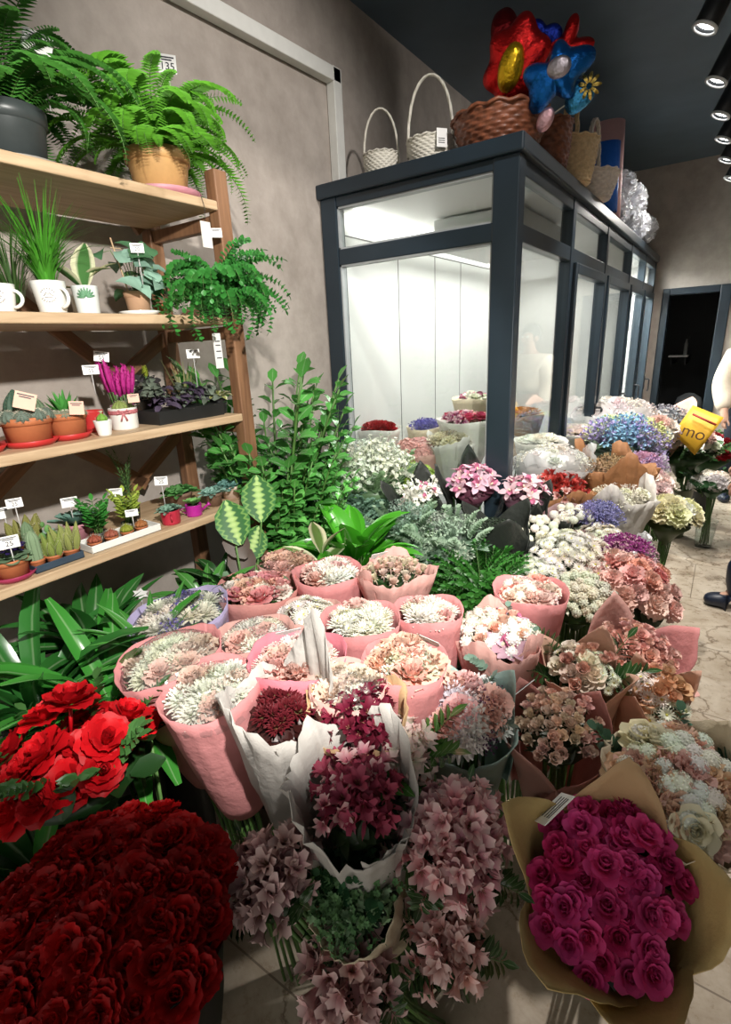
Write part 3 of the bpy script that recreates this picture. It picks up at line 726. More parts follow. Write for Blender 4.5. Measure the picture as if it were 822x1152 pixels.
def stems_mesh(L0, L1, r):
    mb = MB()
    for i in range(9):
        a = i * 2.4; q = r * math.sqrt((i + .5) / 9)
        mb.tube([(q * math.cos(a) * 1.2, q * math.sin(a) * 1.2, 0), (q * math.cos(a) * .7, q * math.sin(a) * .7, (L0 + L1) / 2), (q * math.cos(a) * 1.3, q * math.sin(a) * 1.3, L1)], .004, 5)
    return mb
def film_dome(R, z, h, ry=1, sk=.25, seed=0):
    mb = MB(); rs = random.Random(seed); n = 28; prof = [(1.0, -sk), (1.01, -.04), (.95, .3), (.78, .66), (.5, .9), (.22, 1.0), (.02, 1.02)]
    V = [(R * r * (1 + rs.uniform(-.03, .03)) * math.cos(2 * PI * i / n), R * r * ry * (1 + rs.uniform(-.03, .03)) * math.sin(2 * PI * i / n), z + (h * t if t > 0 else R * t) * (1 + rs.uniform(-.05, .05))) for r, t in prof for i in range(n)]
    F = [(j * n + i, j * n + (i + 1) % n, (j + 1) * n + (i + 1) % n, (j + 1) * n + i) for j in range(len(prof) - 1) for i in range(n)]
    mb.add(V, F); return mb
NB = [0]
def bouquet(label, pos, R, flowers, wrap=None, lean=(0, 0), ry=1, dome=None, foliage=(.05, .13, .03), fill=0, base=0.0, sunk=0.0, film=None, fscale=1, cat='bouquet', group=None, name='bouquet',
            wl=.34, extra=(), spin=None, tagc=None, green=None, jit=.12, tilt=1.0, rin=None):
    """flowers: (kind, colour, count, radius). pos is the middle of the open end; the stalks reach down to height base."""
    if dome is None: dome = .16 if wrap and wrap[0] == 'cone' else .3
    NB[0] += 1; sd = NB[0]; rs = random.Random(sd * 7 + 3)
    pos = Vector(pos)
    ax = Vector((lean[0], lean[1], 1)).normalized()
    Lt = (pos.z - base) / ax.z
    b = pos - ax * Lt
    q = Vector((0, 0, 1)).rotation_difference(ax) @ RZ(spin if spin is not None else 0)
    t = thing(name, label, cat, b, q, group)
    wl = min(wl, Lt * .92)
    if wrap:
        kind, mat = wrap[0], wrap[1]; opt = wrap[2] if len(wrap) > 2 else {}
        L0 = Lt - wl
        if kind == 'cone':
            o = obj('wrapper', wrap_cone(L0, Lt + .016, .05, R * opt.get('k', 1.04), opt.get('lip', .016), None, ry, opt.get('wob', .025), opt.get('peaks', 0), rs.random() * 6, opt.get('folds', .4), flare=opt.get('flare', .8), crumple=opt.get('crumple', .3), tear=opt.get('tear', 0)), mat, t); solid(o, .002)
        if kind == 'paper':
            o = obj('wrapper', wrap_cone(L0, Lt, .045, R * 1.04, opt.get('lip', .03), None, ry, opt.get('wob', .06), opt.get('peaks', .05), opt.get('ph', rs.random() * 6), opt.get('folds', 1), flare=opt.get('flare', .9), crumple=opt.get('crumple', 1), tear=opt.get('tear', .006), tips=opt.get('tips', ())), mat, t); solid(o, .0015)
        if kind == 'sheets':
            for i, (ph, mt) in enumerate(mat):
                o = obj('wrapper', wrap_sheet(L0, Lt, .045 + .003 * i, R * (1.02 + .03 * i), math.radians(ph), opt.get('span', 1.5), opt.get('rise', .05), opt.get('out', .15), sd * 10 + i), mt, t); solid(o, .0015)
    obj('stems', stems_mesh(0, Lt - R * .15, .03), STEM, t)
    tot = sum(f[2] for f in flowers)
    fo = link('foliage', FILL[fill], t, Matrix.Translation((0, 0, Lt - R * .1)) @ Matrix.Diagonal((R * (.76 if wrap else .93), R * (.76 if wrap else .93) * ry, R * max(.5, dome * 1.5), 1)), color=foliage)
    seq = []
    for f in flowers: seq += [f] * f[2]
    rs.shuffle(seq)
    smax = max(f[3] for f in flowers)
    for i, f in enumerate(seq):
        k, c, _, s = f[:4]
        r = (rin or (.71 if wrap and wrap[0] == 'cone' else .82 if wrap else .9)) * math.sqrt((i + .5) / tot); ph = i * 2.39996 + rs.uniform(-.2, .2)
        z = dome * R * (1 - r * r) + rs.uniform(-1, 1) * jit * s + s * .1 + (smax - s) * (.75 if k in ('button_bloom', 'spray_rose') else .3)
        p = (R * r * math.cos(ph) * (1 - .25 * s / R), R * ry * r * math.sin(ph) * (1 - .25 * s / R), Lt + z)
        a = (math.cos(ph) * r * dome * 2 * tilt + rs.uniform(-.2, .2), math.sin(ph) * r * dome * 2 * tilt + rs.uniform(-.2, .2), 1)
        ms = FL[k]; sc = s * rs.uniform(.88, 1.12) * fscale
        cc = [max(0, min(1, x * rs.uniform(.93, 1.05))) for x in c]
        link(k.replace('_deep', ''), ms[rs.randrange(len(ms))], t, TM(p, a, rs.random() * 6, sc), cc)
    if green:
        kind, col, cnt, s = green
        for i in range(cnt):
            ph = i * 2 * PI / cnt + rs.uniform(-.3, .3); r = rs.uniform(.3, .8)
            p = (R * r * math.cos(ph), R * ry * r * math.sin(ph), Lt + dome * R * (1 - r * r) - s * .55)
            ms = FL[kind]
            link(kind, ms[rs.randrange(len(ms))], t, TM(p, (math.cos(ph) * .45, math.sin(ph) * .45, 1), ph + rs.uniform(-.4, .4), s), col)
    if film: obj('clear_film', film_dome(R * 1.0, Lt + .004, dome * R + .03, ry, .2, sd), film, t)
    if tagc is not None:      # paper ticket stuck to the wrapper's rim, facing the given way
        a_, zz, w, h, txt = tagc
        r_ = R * 1.05
        M = Matrix.Translation((r_ * math.cos(a_), r_ * ry * math.sin(a_), Lt + zz)) @ Matrix.Rotation(a_ + PI / 2, 4, 'Z') @ Matrix.Rotation(math.radians(60), 4, 'X')
        mb = MB(); mb.box(-w / 2, w / 2, -h / 2, h / 2, -.0006, .0006); tg = obj('price_ticket', mb, CARD, t, M, smooth=False)
        if txt: link('lettering', text_mesh(txt, h * .42, INK), tg, Matrix.Translation((0, -h * .12, .0008)))
        mb = MB()
        for yy in (.32, .18, 0, -.2): mb.box(-w * .38, w * .3, h * yy - h * .025, h * yy + h * .025, .0006, .0011)
        obj('print', mb, INK, tg, smooth=False)
    for ex in extra: ex(t, Lt, R)
    t['_L'] = Lt
    del t['_L']
    return t
# ------------------------------------------------------------------ the bouquets
def H(h):
    c = [int(h[i:i + 2], 16) / 255 for i in (0, 2, 4)]
    return tuple(x / 12.92 if x <= .04045 else ((x + .055) / 1.055) ** 2.4 for x in c)
WH, CRM, IVO = H('f4f2e6'), H('ece4cc'), H('e9ead6')
PNK, PEA, SAL, ROS = H('edc0b8'), H('efc4b0'), H('e5a596'), H('dd9a9e')
GRN, DGRN, EUC = H('3f6a2c'), H('27451f'), H('7f9c8c')
def B(label, u, v, w, z, flowers, wrap=None, fk=1, **kw):
    p = at(u, v, Z=z); R = w / 2 / ppm(p)
    fl_ = [(k, c, n, s) for (k, c, n, s) in flowers]
    return bouquet(label, p, R * fk, fl_, wrap, **kw)
TOC = (-PI / 2 - .5)     # towards the photographer
PG = 'pink wrapped bouquets in the middle of the display'
mum = .033
def tk(a, zz=.02): return (a, zz, .06, .045, '')
B('lilac-wrapped bouquet of white chrysanthemums with violet filler', 203, 697, 104, .93, [('chrysanthemum', WH, 17, .042), ('statice_spray', H('6a5fae'), 8, .034)], ('cone', P_LILAC), lean=(-.05, -.1), group=PG, foliage=H('3a3f7a'), film=FILM)
B('rose-pink wrapped round bouquet of pink roses and white carnations behind the lilac one', 290, 668, 88, .93, [('rose', ROS, 9, .036), ('carnation', WH, 7, .034), ('carnation', PEA, 6, .036)], ('cone', P_ROSE), group=PG)
B('peach bouquet of carnations highest up, beside the green foliage plants', 322, 638, 60, .93, [('carnation', PEA, 14, .038), ('carnation', PNK, 5, .034)], ('cone', P_BLUSH), group=PG, film=FILM)
B('bouquet of white chrysanthemums in dusty pink felt left of the pale rosebuds', 370, 650, 74, .95, [('chrysanthemum', WH, 17, .04), ('carnation', PNK, 3, .034)], ('cone', P_PINK), group=PG)
B('bouquet of small cream-pink rosebuds in a flared blush paper collar', 445, 648, 72, .96, [('spray_rose', H('ead6c2'), 26, .019), ('spray_rose', H('e6c0b0'), 8, .018)], ('paper', P_BLUSH, {'peaks': .03, 'flare': 1.5}), fk=1.12, group=PG, foliage=DGRN, tagc=tk(2.6), fill=1)
B('oval bouquet of white chrysanthemums between the lilac and bright pink-rimmed bouquets', 289, 722, 80, .95, [('chrysanthemum', WH, 18, .036), ('carnation', PNK, 4, .032)], ('cone', P_BLUSH), group=PG, film=FILM)
B('small white daisy bouquet tucked behind the bright pink-rimmed one', 350, 696, 66, .93, [('daisy_spray', WH, 9, .05), ('chrysanthemum', WH, 4, .03)], ('cone', P_BLUSH), group=PG, fill=1)
B('white chrysanthemum bouquet in pink felt with a single pink carnation at its heart', 406, 705, 82, .97, [('carnation', PNK, 1, .042), ('chrysanthemum', WH, 20, .036), ('daisy_spray', WH, 4, .04)], ('cone', P_PINK), group=PG)
B('white chrysanthemum bouquet with a paper ticket, rightmost of the white ones', 482, 694, 70, .96, [('chrysanthemum', WH, 17, .036), ('carnation', PNK, 2, .03)], ('cone', P_PINK), group=PG, tagc=tk(TOC + .5, -.03))
B('bouquet with a bright rose-pink rim and white ticket standing behind the grey paper bouquet', 335, 748, 102, .99, [('carnation', PNK, 9, .04), ('chrysanthemum', WH, 13, .036)], ('cone', paper('bright_pink_felt', (.8, .26, .32), .75), {'lip': .02}), group=PG, tagc=tk(2.5, .015))
B('bouquet of greenish-white chrysanthemums nearest the red garden roses', 193, 747, 108, .97, [('chrysanthemum', IVO, 21, .036), ('carnation', H('e9cfc0'), 5, .034)], ('cone', P_PINK), lean=(-.06, -.12), group=PG, film=FILM)
B('large bouquet of white chrysanthemums in salmon felt with bare front', 240, 784, 104, .97, [('chrysanthemum', WH, 19, .038), ('carnation', H('e9c6b8'), 5, .036)], ('cone', P_PINK, {'lip': .02}), lean=(-.03, -.1), group=PG, wl=.3, film=FILM)
B('bouquet of peach and white carnations in salmon felt beside the sea-green paper one', 455, 754, 92, .99, [('carnation', PEA, 10, .04), ('carnation', IVO, 9, .036), ('chrysanthemum', WH, 4, .034)], ('cone', P_PINK), group=PG, tagc=tk(1.4, .02))
B('cream bouquet half hidden behind the burgundy flowers in brown paper', 392, 780, 84, .99, [('chrysanthemum', WH, 11, .036), ('carnation', H('f0dcc8'), 8, .034)], ('cone', P_BLUSH), group=PG, film=FILM)
B('pink felt bouquet of white and coral carnations beside the boxwood', 596, 672, 76, .92, [('carnation', H('f3ddd2'), 12, .032), ('carnation', SAL, 5, .034), ('button_bloom', WH, 4, .022)], ('cone', P_PINK, {'lip': .018, 'flare': 1}), wl=.36)
BUR = H('7a2038')
B('burgundy chrysanthemums deep inside tall grey-white paper', 318, 806, 62, .97, [('chrysanthemum', H('6b2028'), 11, .028)], ('paper', P_GREY, {'peaks': 0, 'tips': ((-115, .1, 60), (75, .17, 55), (150, .06, 40)), 'flare': .8, 'crumple': 1.4, 'k': 1.0}), fk=1.75, rin=.45, lean=(.02, -.12), foliage=H('3a1a18'), wl=.4, dome=.15)
B('burgundy alstroemeria in a brown paper collar beside the sea-green paper', 402, 816, 80, .95, [('alstroemeria_deep', BUR, 12, .046), ('alstroemeria_deep', H('8a2f45'), 3, .042)], ('paper', P_KRAFT, {'peaks': .0, 'tips': ((60, .05, 70), (200, .04, 60)), 'flare': 1}), fk=1.25, rin=.72, lean=(0, -.1), foliage=H('2c1c1c'), dome=.4)
B('mixed bouquet of pink carnations and white asters in sea-green paper', 524, 806, 100, .9, [('carnation', H('eabcb6'), 6, .036), ('chrysanthemum', H('f4f2f2'), 8, .042), ('statice_spray', H('5c2a58'), 6, .026), ('waxflower_spray', H('c9b5b8'), 4, .03), ('carnation', H('e2b2a8'), 3, .034)],
  ('sheets', [(60, P_TEAL), (150, P_TEAL), (-20, P_TEAL), (255, P_TEAL)], {'rise': .0, 'out': .06, 'span': 1.35}), lean=(.08, -.3), foliage=DGRN, dome=.35, green=('leaf_sprig', H('6e7d72'), 4, .08), fk=1.05)
B('dense bouquet of small peach rosebuds in dusty pink paper', 628, 822, 104, .86, [('spray_rose', H('f0d6c2'), 36, .019), ('spray_rose', H('eac4b8'), 14, .018)], ('sheets', [(150, P_ROSE), (60, P_ROSE), (240, P_BLUSH), (-30, P_ROSE)], {'rise': -.01, 'out': .05, 'span': 1.3}), lean=(.05, -.25), ry=1.12, foliage=H('2f3d20'), fill=1, dome=.4, tagc=tk(2.75, .03))
B('bouquet with a mauve orchid and small white pompons in grey-pink film', 560, 722, 84, .9, [('orchid_bloom', H('c9a3b4'), 4, .05), ('pompon_spray', WH, 7, .055), ('spray_rose', PEA, 7, .026), ('carnation', PEA, 2, .03)], ('paper', P_BLUSH, {'peaks': .05}), fill=0, foliage=H('3b4a33'), green=('eucalyptus_sprig', EUC, 4, .09), lean=(0, -.12))
B('peach paper bouquet of white roses with dark leaves under the pink rose fan', 655, 757, 76, .84, [('rose', H('efe3d0'), 6, .03), ('spray_rose', H('e3b3a2'), 8, .026), ('daisy_spray', WH, 3, .04)], ('sheets', [(170, P_PEACH), (80, P_PEACH), (250, P_PEACH), (-10, P_PEACH)], {'rise': .01, 'out': .07, 'span': 1.3}), fk=1.0, foliage=DGRN, green=('ruscus_sprig', H('33552c'), 5, .13), lean=(.05, -.3))
B('small apricot paper cone with a white flower and peach roses at its mouth', 737, 783, 60, .8, [('rose', H('e2b48f'), 5, .032), ('daisy_spray', WH, 3, .05), ('spray_rose', H('e0b090'), 4, .026)], ('sheets', [(140, P_PEACH), (40, P_PEACH), (240, P_PEACH)], {'rise': .01, 'out': .06, 'span': 1.3}), fk=1.05, foliage=H('3c5a34'), lean=(.12, -.35))
B('long fan-wrapped bouquet of pale pink rosebuds by the stone floor', 713, 738, 86, .76, [('spray_rose', H('ecc2b6'), 36, .023), ('rose', H('eabcb0'), 8, .027)], ('sheets', [(135, P_BLUSH), (45, P_PINK), (-40, P_BLUSH), (230, P_BLUSH), (-100, P_BLUSH)], {'rise': .03, 'out': .1, 'span': 1.1}), fk=1.1, lean=(.3, -.25), ry=1.0, foliage=H('5d5a40'), fill=1, dome=.45)
B('large bouquet of cream ranunculus and white pompons in pale translucent wrap', 757, 892, 138, .86, [('rose', H('ebc9ad'), 8, .036), ('rose', H('e9e6c8'), 5, .042), ('carnation', H('eac0b2'), 8, .036), ('button_bloom', H('f2f4ea'), 26, .022), ('carnation', H('e6cdb2'), 3, .042)], ('paper', P_CREAM, {'peaks': .05, 'flare': 1.1}), fk=1.05, lean=(.12, -.3), ry=1.12, foliage=H('4a5f3d'), dome=.45, green=('eucalyptus_sprig', H('4c6f58'), 7, .1))
FU = H('c01f6e')
B('big bouquet of hot pink roses in gold-brown kraft paper', 683, 1000, 158, .83, [('rose', H('de4a90'), 30, .0265), ('rose', H('c83070'), 14, .024)], ('sheets', [(175, P_KRAFT_Y), (95, P_KRAFT), (20, P_KRAFT_Y), (255, P_KRAFT_Y), (-60, P_KRAFT_Y)], {'rise': .03, 'out': .12, 'span': 1.35, 'curl': .03}), fk=.98, lean=(.1, -.5), ry=1.35, foliage=H('1d2a16'), fill=0, dome=.3, jit=.55, rin=.93, tagc=(2.7, .03, .07, .05, ''), wl=.36)
ALS = H('e0a0a8'); ALD = H('a8485f')
B('front bouquet of deep pink alstroemeria inside torn white paper', 402, 906, 96, .9, [('alstroemeria_deep', ALD, 7, .046), ('alstroemeria', H('e58aa0'), 3, .044)], ('paper', P_GREY, {'peaks': 0, 'tips': ((-120, .1, 50), (165, .12, 40), (90, .11, 55)), 'tear': .01, 'crumple': 1.3, 'flare': 1.2}), fk=1.4, rin=.6, lean=(0, -.18), foliage=H('2f4525'), dome=.4, wl=.3)
B('green bell-shaped blooms in a pointed sleeve of pale paper, below the deep pink alstroemeria', 402, 1010, 84, .77, [('waxflower_spray', H('5f8a5a'), 10, .05), ('freesia_spike', H('8fae8a'), 8, .03), ('eucalyptus_sprig', H('2f5a38'), 8, .06)], ('paper', P_CREAM, {'peaks': .02, 'crumple': .5}), fk=1.12, lean=(.02, -.5), foliage=H('1f3d22'), ry=1.15, dome=.35, wl=.22)
def als(label, u, v, w, z, n, lean, c=ALS, s=.05, **kw):
    return B(label, u, v, w, z, [('alstroemeria', c, n, s), ('alstroemeria_bud', c, max(2, n // 4), s * .8)], None, lean=lean, foliage=DGRN, fill=1, dome=.6, tilt=1.2, green=('ruscus_sprig', H('35502c'), 4, .09), **kw)
als('loose dusty pink alstroemeria sheaf between the sea-green paper and the dark floor', 510, 950, 120, .82, 17, (.22, -.25), H('e6a8b0'), .052)
als('loose dull mauve alstroemeria sheaf beside the dark red roses', 312, 992, 92, .8, 11, (-.25, -.3), H('bb9092'))
als('drooping mauve alstroemeria stems hanging lowest at the front edge', 400, 1098, 100, .66, 9, (-.02, -.45), H('c99a9a'))
als('short pale pink alstroemeria bunch low beside the pointed paper sleeve', 505, 1062, 84, .68, 8, (.15, -.45), H('e4b0aa'), .046)
B('white alstroemeria with green throats beside the sea-green paper', 452, 850, 48, .9, [('alstroemeria', H('ecebd8'), 7, .05), ('alstroemeria', H('e3b8ac'), 2, .045)], None, foliage=H('37562c'), lean=(.03, -.15), dome=.5, green=('ruscus_sprig', H('42682f'), 5, .14))
# dark red mass at the front corner
RD = H('a3080c')
B('huge dense bunch of dark red roses filling the front corner', 118, 1040, 300, .84, [('rose_open', RD, 99, .031)], ('cone', plain('black_wrap', (.012, .012, .012), .6), {'lip': 0, 'flare': .5, 'k': .9}), rin=.97, lean=(-.02, -.08), foliage=H('3a0406'), fill=2, dome=.25, wl=.4, ry=.92)
B('bush of large bright red garden roses under the strap-leaved plant', 92, 858, 172, .9, [('rose_open', H('c8101a'), 11, .042), ('rose_open', H('b00c16'), 5, .036)], None, lean=(-.05, -.1), foliage=H('1f3f1c'), fill=2, dome=.55, fk=.95, green=('leaf_sprig', H('3f6a35'), 12, .13), jit=1.0)
B('single red garden rose stem with two blooms beside the salmon felt bouquet', 150, 818, 46, .9, [('rose_open', H('d0141c'), 2, .042)], None, foliage=H('2a4f24'), fill=2, dome=.3)

# ---- beside the cooler, towards the doorway
CG = 'flowers standing along the glass doors'
B('spray of small white daisies nearest the pink felt carnations', 640, 632, 92, .84, [('daisy_spray', WH, 15, .055)], None, lean=(.02, -.15), foliage=H('3f5a35'), fill=1, dome=.5)
B('spray of white asters leaning over the boxwood', 604, 655, 64, .82, [('daisy_spray', H('e4e8e0'), 9, .05)], None, lean=(-.1, -.15), foliage=H('4a6040'), fill=1, dome=.5)
B('white daisies beside the purple statice', 676, 607, 46, .84, [('daisy_spray', WH, 7, .05)], None, foliage=H('35502c'), fill=1)
B('cream pompon chrysanthemums with a lime tint beside the pink carnations', 648, 678, 78, .78, [('pompon_spray', H('ecedd8'), 11, .058), ('pompon_spray', H('c9cf8a'), 2, .05)], None, lean=(0, -.15), foliage=H('3a5a2c'), fill=1, dome=.5)
B('white pompon balls in a black-rimmed sleeve beside the black paper triangle', 604, 600, 62, .88, [('button_bloom', WH, 17, .021)], ('paper', P_BLACK, {'peaks': .02, 'crumple': .3}), foliage=H('2a3a24'), fill=1, lean=(-.05, -.25), dome=.4)
B('white pompon chrysanthemums within a mauve hooped basket rim', 643, 588, 62, .87, [('button_bloom', WH, 10, .022), ('daisy_spray', WH, 4, .04)], ('cone', paper('mauve_sleeve', (.3, .18, .18), .5), {'lip': .03}), foliage=H('38482f'), lean=(0, -.1), dome=.3)
B('sprawling bunch of pink and coral carnations at the edge of the stone floor', 700, 668, 118, .76, [('carnation', H('f2cac2'), 18, .041), ('carnation', H('ecb4a4'), 6, .04), ('carnation', H('dc9494'), 3, .038)], None, lean=(.18, -.15), foliage=H('46543a'), dome=.6)
B('magenta statice in clear film behind the carnations', 703, 628, 58, .82, [('statice_spray', H('a3478f'), 12, .05), ('statice_spray', H('c9a3b0'), 4, .045)], ('paper', FILM_MILKY, {'peaks': .05}), fk=1.05, foliage=H('55456a'), dome=.5)
B('pale lavender statice beside the white tissue', 672, 586, 48, .88, [('statice_spray', H('8f8fc0'), 11, .05)], None, foliage=H('5f6580'), dome=.5)
B('white tissue sleeve open at the top in front of the brown paper', 697, 562, 70, .9, [('statice_spray', H('e4e0d4'), 6, .05), ('carnation', IVO, 5, .035)], ('paper', P_WHITE, {'peaks': .1, 'crumple': 1.5, 'ph': .4}), fk=.95, foliage=H('b0aa98'), dome=.15)
B('tall brown kraft paper bundle with folded corners beside the cooler door', 688, 530, 92, .98, [('statice_spray', H('a38a68'), 8, .06)], ('paper', P_BROWN, {'peaks': .12, 'crumple': 1.6, 'ph': 1.0, 'flare': .6}), fk=.85, foliage=H('5a4028'), dome=.1)
B('red and pink alstroemeria in brown paper behind the white pompons', 625, 556, 72, .92, [('alstroemeria_deep', H('b8413c'), 7, .055), ('alstroemeria', H('d88f86'), 4, .05)], ('paper', P_BROWN, {'peaks': .04}), foliage=H('3d4a26'), dome=.4)
B('clear bag of white blooms printed with grey script against the cooler door', 622, 524, 82, 1.0, [('carnation', H('e9e6dd'), 9, .045), ('statice_spray', H('dad6cc'), 5, .06)], ('paper', FILM_MILKY, {'peaks': .08, 'crumple': 1.5}), foliage=H('9aa090'), dome=.3, film=FILM_MILKY)
B('cream yellow chrysanthemums low beside the stone floor', 752, 584, 58, .68, [('carnation', H('ecebc4'), 10, .06), ('carnation', WH, 5, .055)], None, foliage=H('4a5a35'), dome=.6, lean=(.05, 0))
B('white and blush carnations above the cream yellow ones', 730, 552, 52, .78, [('carnation', H('f0e2da'), 8, .058), ('carnation', H('e6bfc2'), 3, .055)], None, foliage=H('45542f'), dome=.6)
B('bunch of blue, lilac and lime dyed gypsophila by the cooler doors', 702, 500, 90, .92, [('statice_spray', H('8fb6cf'), 7, .11), ('statice_spray', H('b0a4d0'), 7, .11), ('statice_spray', H('d9dea0'), 6, .1)], None, foliage=H('4c5f4a'), dome=.45)
B('bundle of white flowers in milky film leaning on the cooler doors', 690, 474, 104, 1.0, [('carnation', H('efe8e0'), 12, .06), ('statice_spray', H('e6d6d4'), 6, .09)], ('paper', FILM_MILKY, {'peaks': .05}), fk=.9, foliage=H('8d9482'), dome=.4, film=FILM_MILKY)
B('pink and lilac blooms in frosted film behind the brown kraft bundle', 722, 528, 46, .86, [('carnation', H('cf9fb8'), 7, .055), ('statice_spray', H('b59ac0'), 4, .07)], ('paper', FILM_MILKY, {'peaks': .05}), fk=1.05, foliage=H('6a6478'), dome=.4)
B('white and blush carnations highest, before the grey dried bundle', 738, 492, 40, .95, [('carnation', H('f2e6dc'), 8, .07), ('carnation', H('e8c2b8'), 3, .065)], None, foliage=H('46522f'), dome=.7)
# ------------------------------------------------------------------ pots, price cards, plants
TERRA = plain('terracotta', (.5, .16, .06), .7, var=.12, nscale=14, bmp=.1)
TERRA_P = plain('pale_terracotta', (.5, .3, .18), .75, var=.1, nscale=14)
TANPOT = plain('tan_pot', (.62, .36, .14), .55, var=.08)
REDP = plain('red_plastic', (.5, .03, .03), .4, var=.05)
PINKP = plain('dusty_pink_plastic', (.5, .22, .26), .5, var=.05)
GLAZE = plain('white_glaze', (.82, .82, .78), .2, var=.02, coat=.4)
GREYP = plain('dark_grey_pot', (.05, .06, .06), .4, var=.1)
MAG = plain('magenta_plastic', (.45, .02, .3), .35, var=.05)
BLUET = plain('dark_blue_tray', (.035, .06, .09), .4, var=.08)
BRNP = plain('brown_pot', (.2, .12, .08), .6, var=.15)
CREAMP = plain('cream_bowl', (.72, .56, .46), .5, var=.06)
BLKP = plain('black_plastic', (.015, .016, .016), .45, var=.1)
def pot(t, r, h, mat, rim=True, taper=.75, saucer=None, soil=True, name='pot', sr=1.25):
    z0 = .0
    if saucer is not None:
        mb = MB(); mb.lathe([(r * taper * sr * .9, 0), (r * sr, .016), (r * sr * .96, .017), (r * taper * sr * .85, .006), (.001, .006)], 28); obj('saucer', mb, saucer, t); z0 = .007
    mb = MB()
    if rim: pr = [(r * taper, z0), (r * .93, h * .74), (r * .94, h * .75), (r * 1.0, h * .76), (r * 1.02, h), (r * .94, h), (r * .88, h * .8), (r * .85, h * .6)]
    else: pr = [(r * taper * .96, z0), (r * taper, z0 + .004), (r * .99, h * .97), (r, h), (r * .95, h), (r * .92, h * .8), (r * .85, h * .6)]
    mb.lathe(pr, 30); o = obj(name, mb, mat, t)
    if soil:
        mb = MB(); mb.lathe([(r * .93, h * .84), (r * .5, h * .87), (.001, h * .88)], 20, cap0=False); obj('soil', mb, SOIL, t)
    return o
def price_card(label, pos, txt, w=.05, h=.034, stick=.1, yaw=None, roll=0, mat=None, group=None, lean=-.15):
    """white card on a thin stick; pos is the card's middle"""
    mat = mat or CARD
    if yaw is None: yaw = math.atan2(CAM[1] - pos[1], CAM[0] - pos[0]) + PI / 2
    t = thing('price_card', label, 'price card', Vector(pos) - Vector((0, 0, stick)), RZ(yaw), group)
    R_ = Matrix.Translation((0, 0, stick)) @ Matrix.Rotation(roll, 4, 'Y') @ Matrix.Rotation(PI / 2 + lean, 4, 'X')
    mb = MB(); mb.box(-w / 2, w / 2, -h / 2, h / 2, -.0008, .0008); c = obj('card', mb, mat, t, R_, smooth=False)
    if stick > .01:
        mb = MB(); mb.tube([(0, .002, 0), (0, .002, stick - h * .3)], .0016, 5); obj('stick', mb, plain('clear_stick', (.6, .6, .58), .4), t)
    if txt: link('lettering', text_mesh(txt, h * .55, INK), c, Matrix.Translation((0, -h * .14, .0012)))
    mb = MB()
    for k, (y, a, b) in enumerate(((.3, -.4, .38), (.17, -.3, .25))): mb.box(w * a, w * b, h * y, h * (y + .07), .0008, .0013)
    obj('print', mb, INK, c, smooth=False)
    return t
def foliage_obj(name, mb, mats, t, col): return obj(name, mb, mats, t, color=col)

# ---- ferns on the top shelf
FROND = []
def frond_mesh(seed):
    rs = random.Random(seed); mb = MB(); pts = [Vector((0, 0, 0))]; k = 16; bend = rs.uniform(105, 140)
    for i in range(k):
        a = math.radians(18 + bend * ((i + 1) / k) ** 1.25); pts.append(pts[-1] + Vector((math.sin(a), .02 * math.sin(i * .5 + seed), math.cos(a))) / k)
    mb.tube(pts, [.008 * (1 - .8 * i / k) for i in range(k + 1)], 4, 1)
    n = 30
    for i in range(n):
        t = .1 + .9 * i / n; x = t * k; j = min(int(x), k - 1); p = pts[j].lerp(pts[j + 1], x - j); d = (pts[j + 1] - pts[j]).normalized()
        ll = .105 * math.sin(PI * min(1, t * .93 + .05)) ** .6 * rs.uniform(.85, 1.1)
        for sd in (1, -1): mb.petal(sd * PI / 2, ll, .03, 62, 88 + rs.uniform(-6, 14), .004, 0, .1, 'blade', 2, 1, 0, TM(p, d))
    return mb
for s_ in range(4): FROND.append(frond_mesh(s_))
def fern(label, pos, R, potr, poth, pmat, saucer, n, col, bias=(0, 0), hmin=.25):
    t = thing('potted_fern', label, 'fern', pos)
    pot(t, potr, poth, pmat, True, .78, saucer)
    rs = random.Random(int(pos[1] * 1000)); mb = MB()
    for i in range(n):
        ph = rs.random() * 2 * PI; L_ = R * rs.uniform(.5, 1.15); el = rs.uniform(-.75, .6)
        dx, dy = math.cos(ph) + bias[0], math.sin(ph) + bias[1]
        ph = math.atan2(dy, dx)
        M = Matrix.Translation((.4 * potr * math.cos(ph), .4 * potr * math.sin(ph), poth * .85)) @ Matrix.Rotation(ph, 4, 'Z') @ Matrix.Rotation(-el * .9, 4, 'Y') @ Matrix.Rotation(rs.uniform(-.5, .5), 4, 'Z') @ Matrix.Diagonal((L_, L_, L_ * rs.uniform(.75, 1.15), 1))
        mb.join(FROND[i % 4], M)
    obj('fronds', mb, [LEAF_SOFT, STEM], t, color=col); return t
zz = ZS[0]
def onshelf(u, v, x, k): p = at(u, v, X=x); return Vector((x, p.y, ZS[k]))
FG = H('5fa02e')
f1 = fern('lush fern in a dark grey pot, cut by the photo edge on the top shelf', onshelf(15, 170, .3, 0), .34, .085, .13, GREYP, plain('grey_saucer', (.3, .28, .25), .6), 85, H('4a8a34'))
f2 = fern('big bushy fern in a tan pot at the end of the top shelf', onshelf(180, 200, .34, 0), .36, .09, .12, TANPOT, PINKP, 95, FG, (.1, .25))
price_card('blank-looking white card tucked in the fern in the dark pot', at(42, 48, X=.4), '', .06, .045, .13, roll=.3)
price_card('card marked 135 on a stick in the fern in the tan pot', at(188, 72, X=.34), '135', .05, .05, .14, roll=.05)

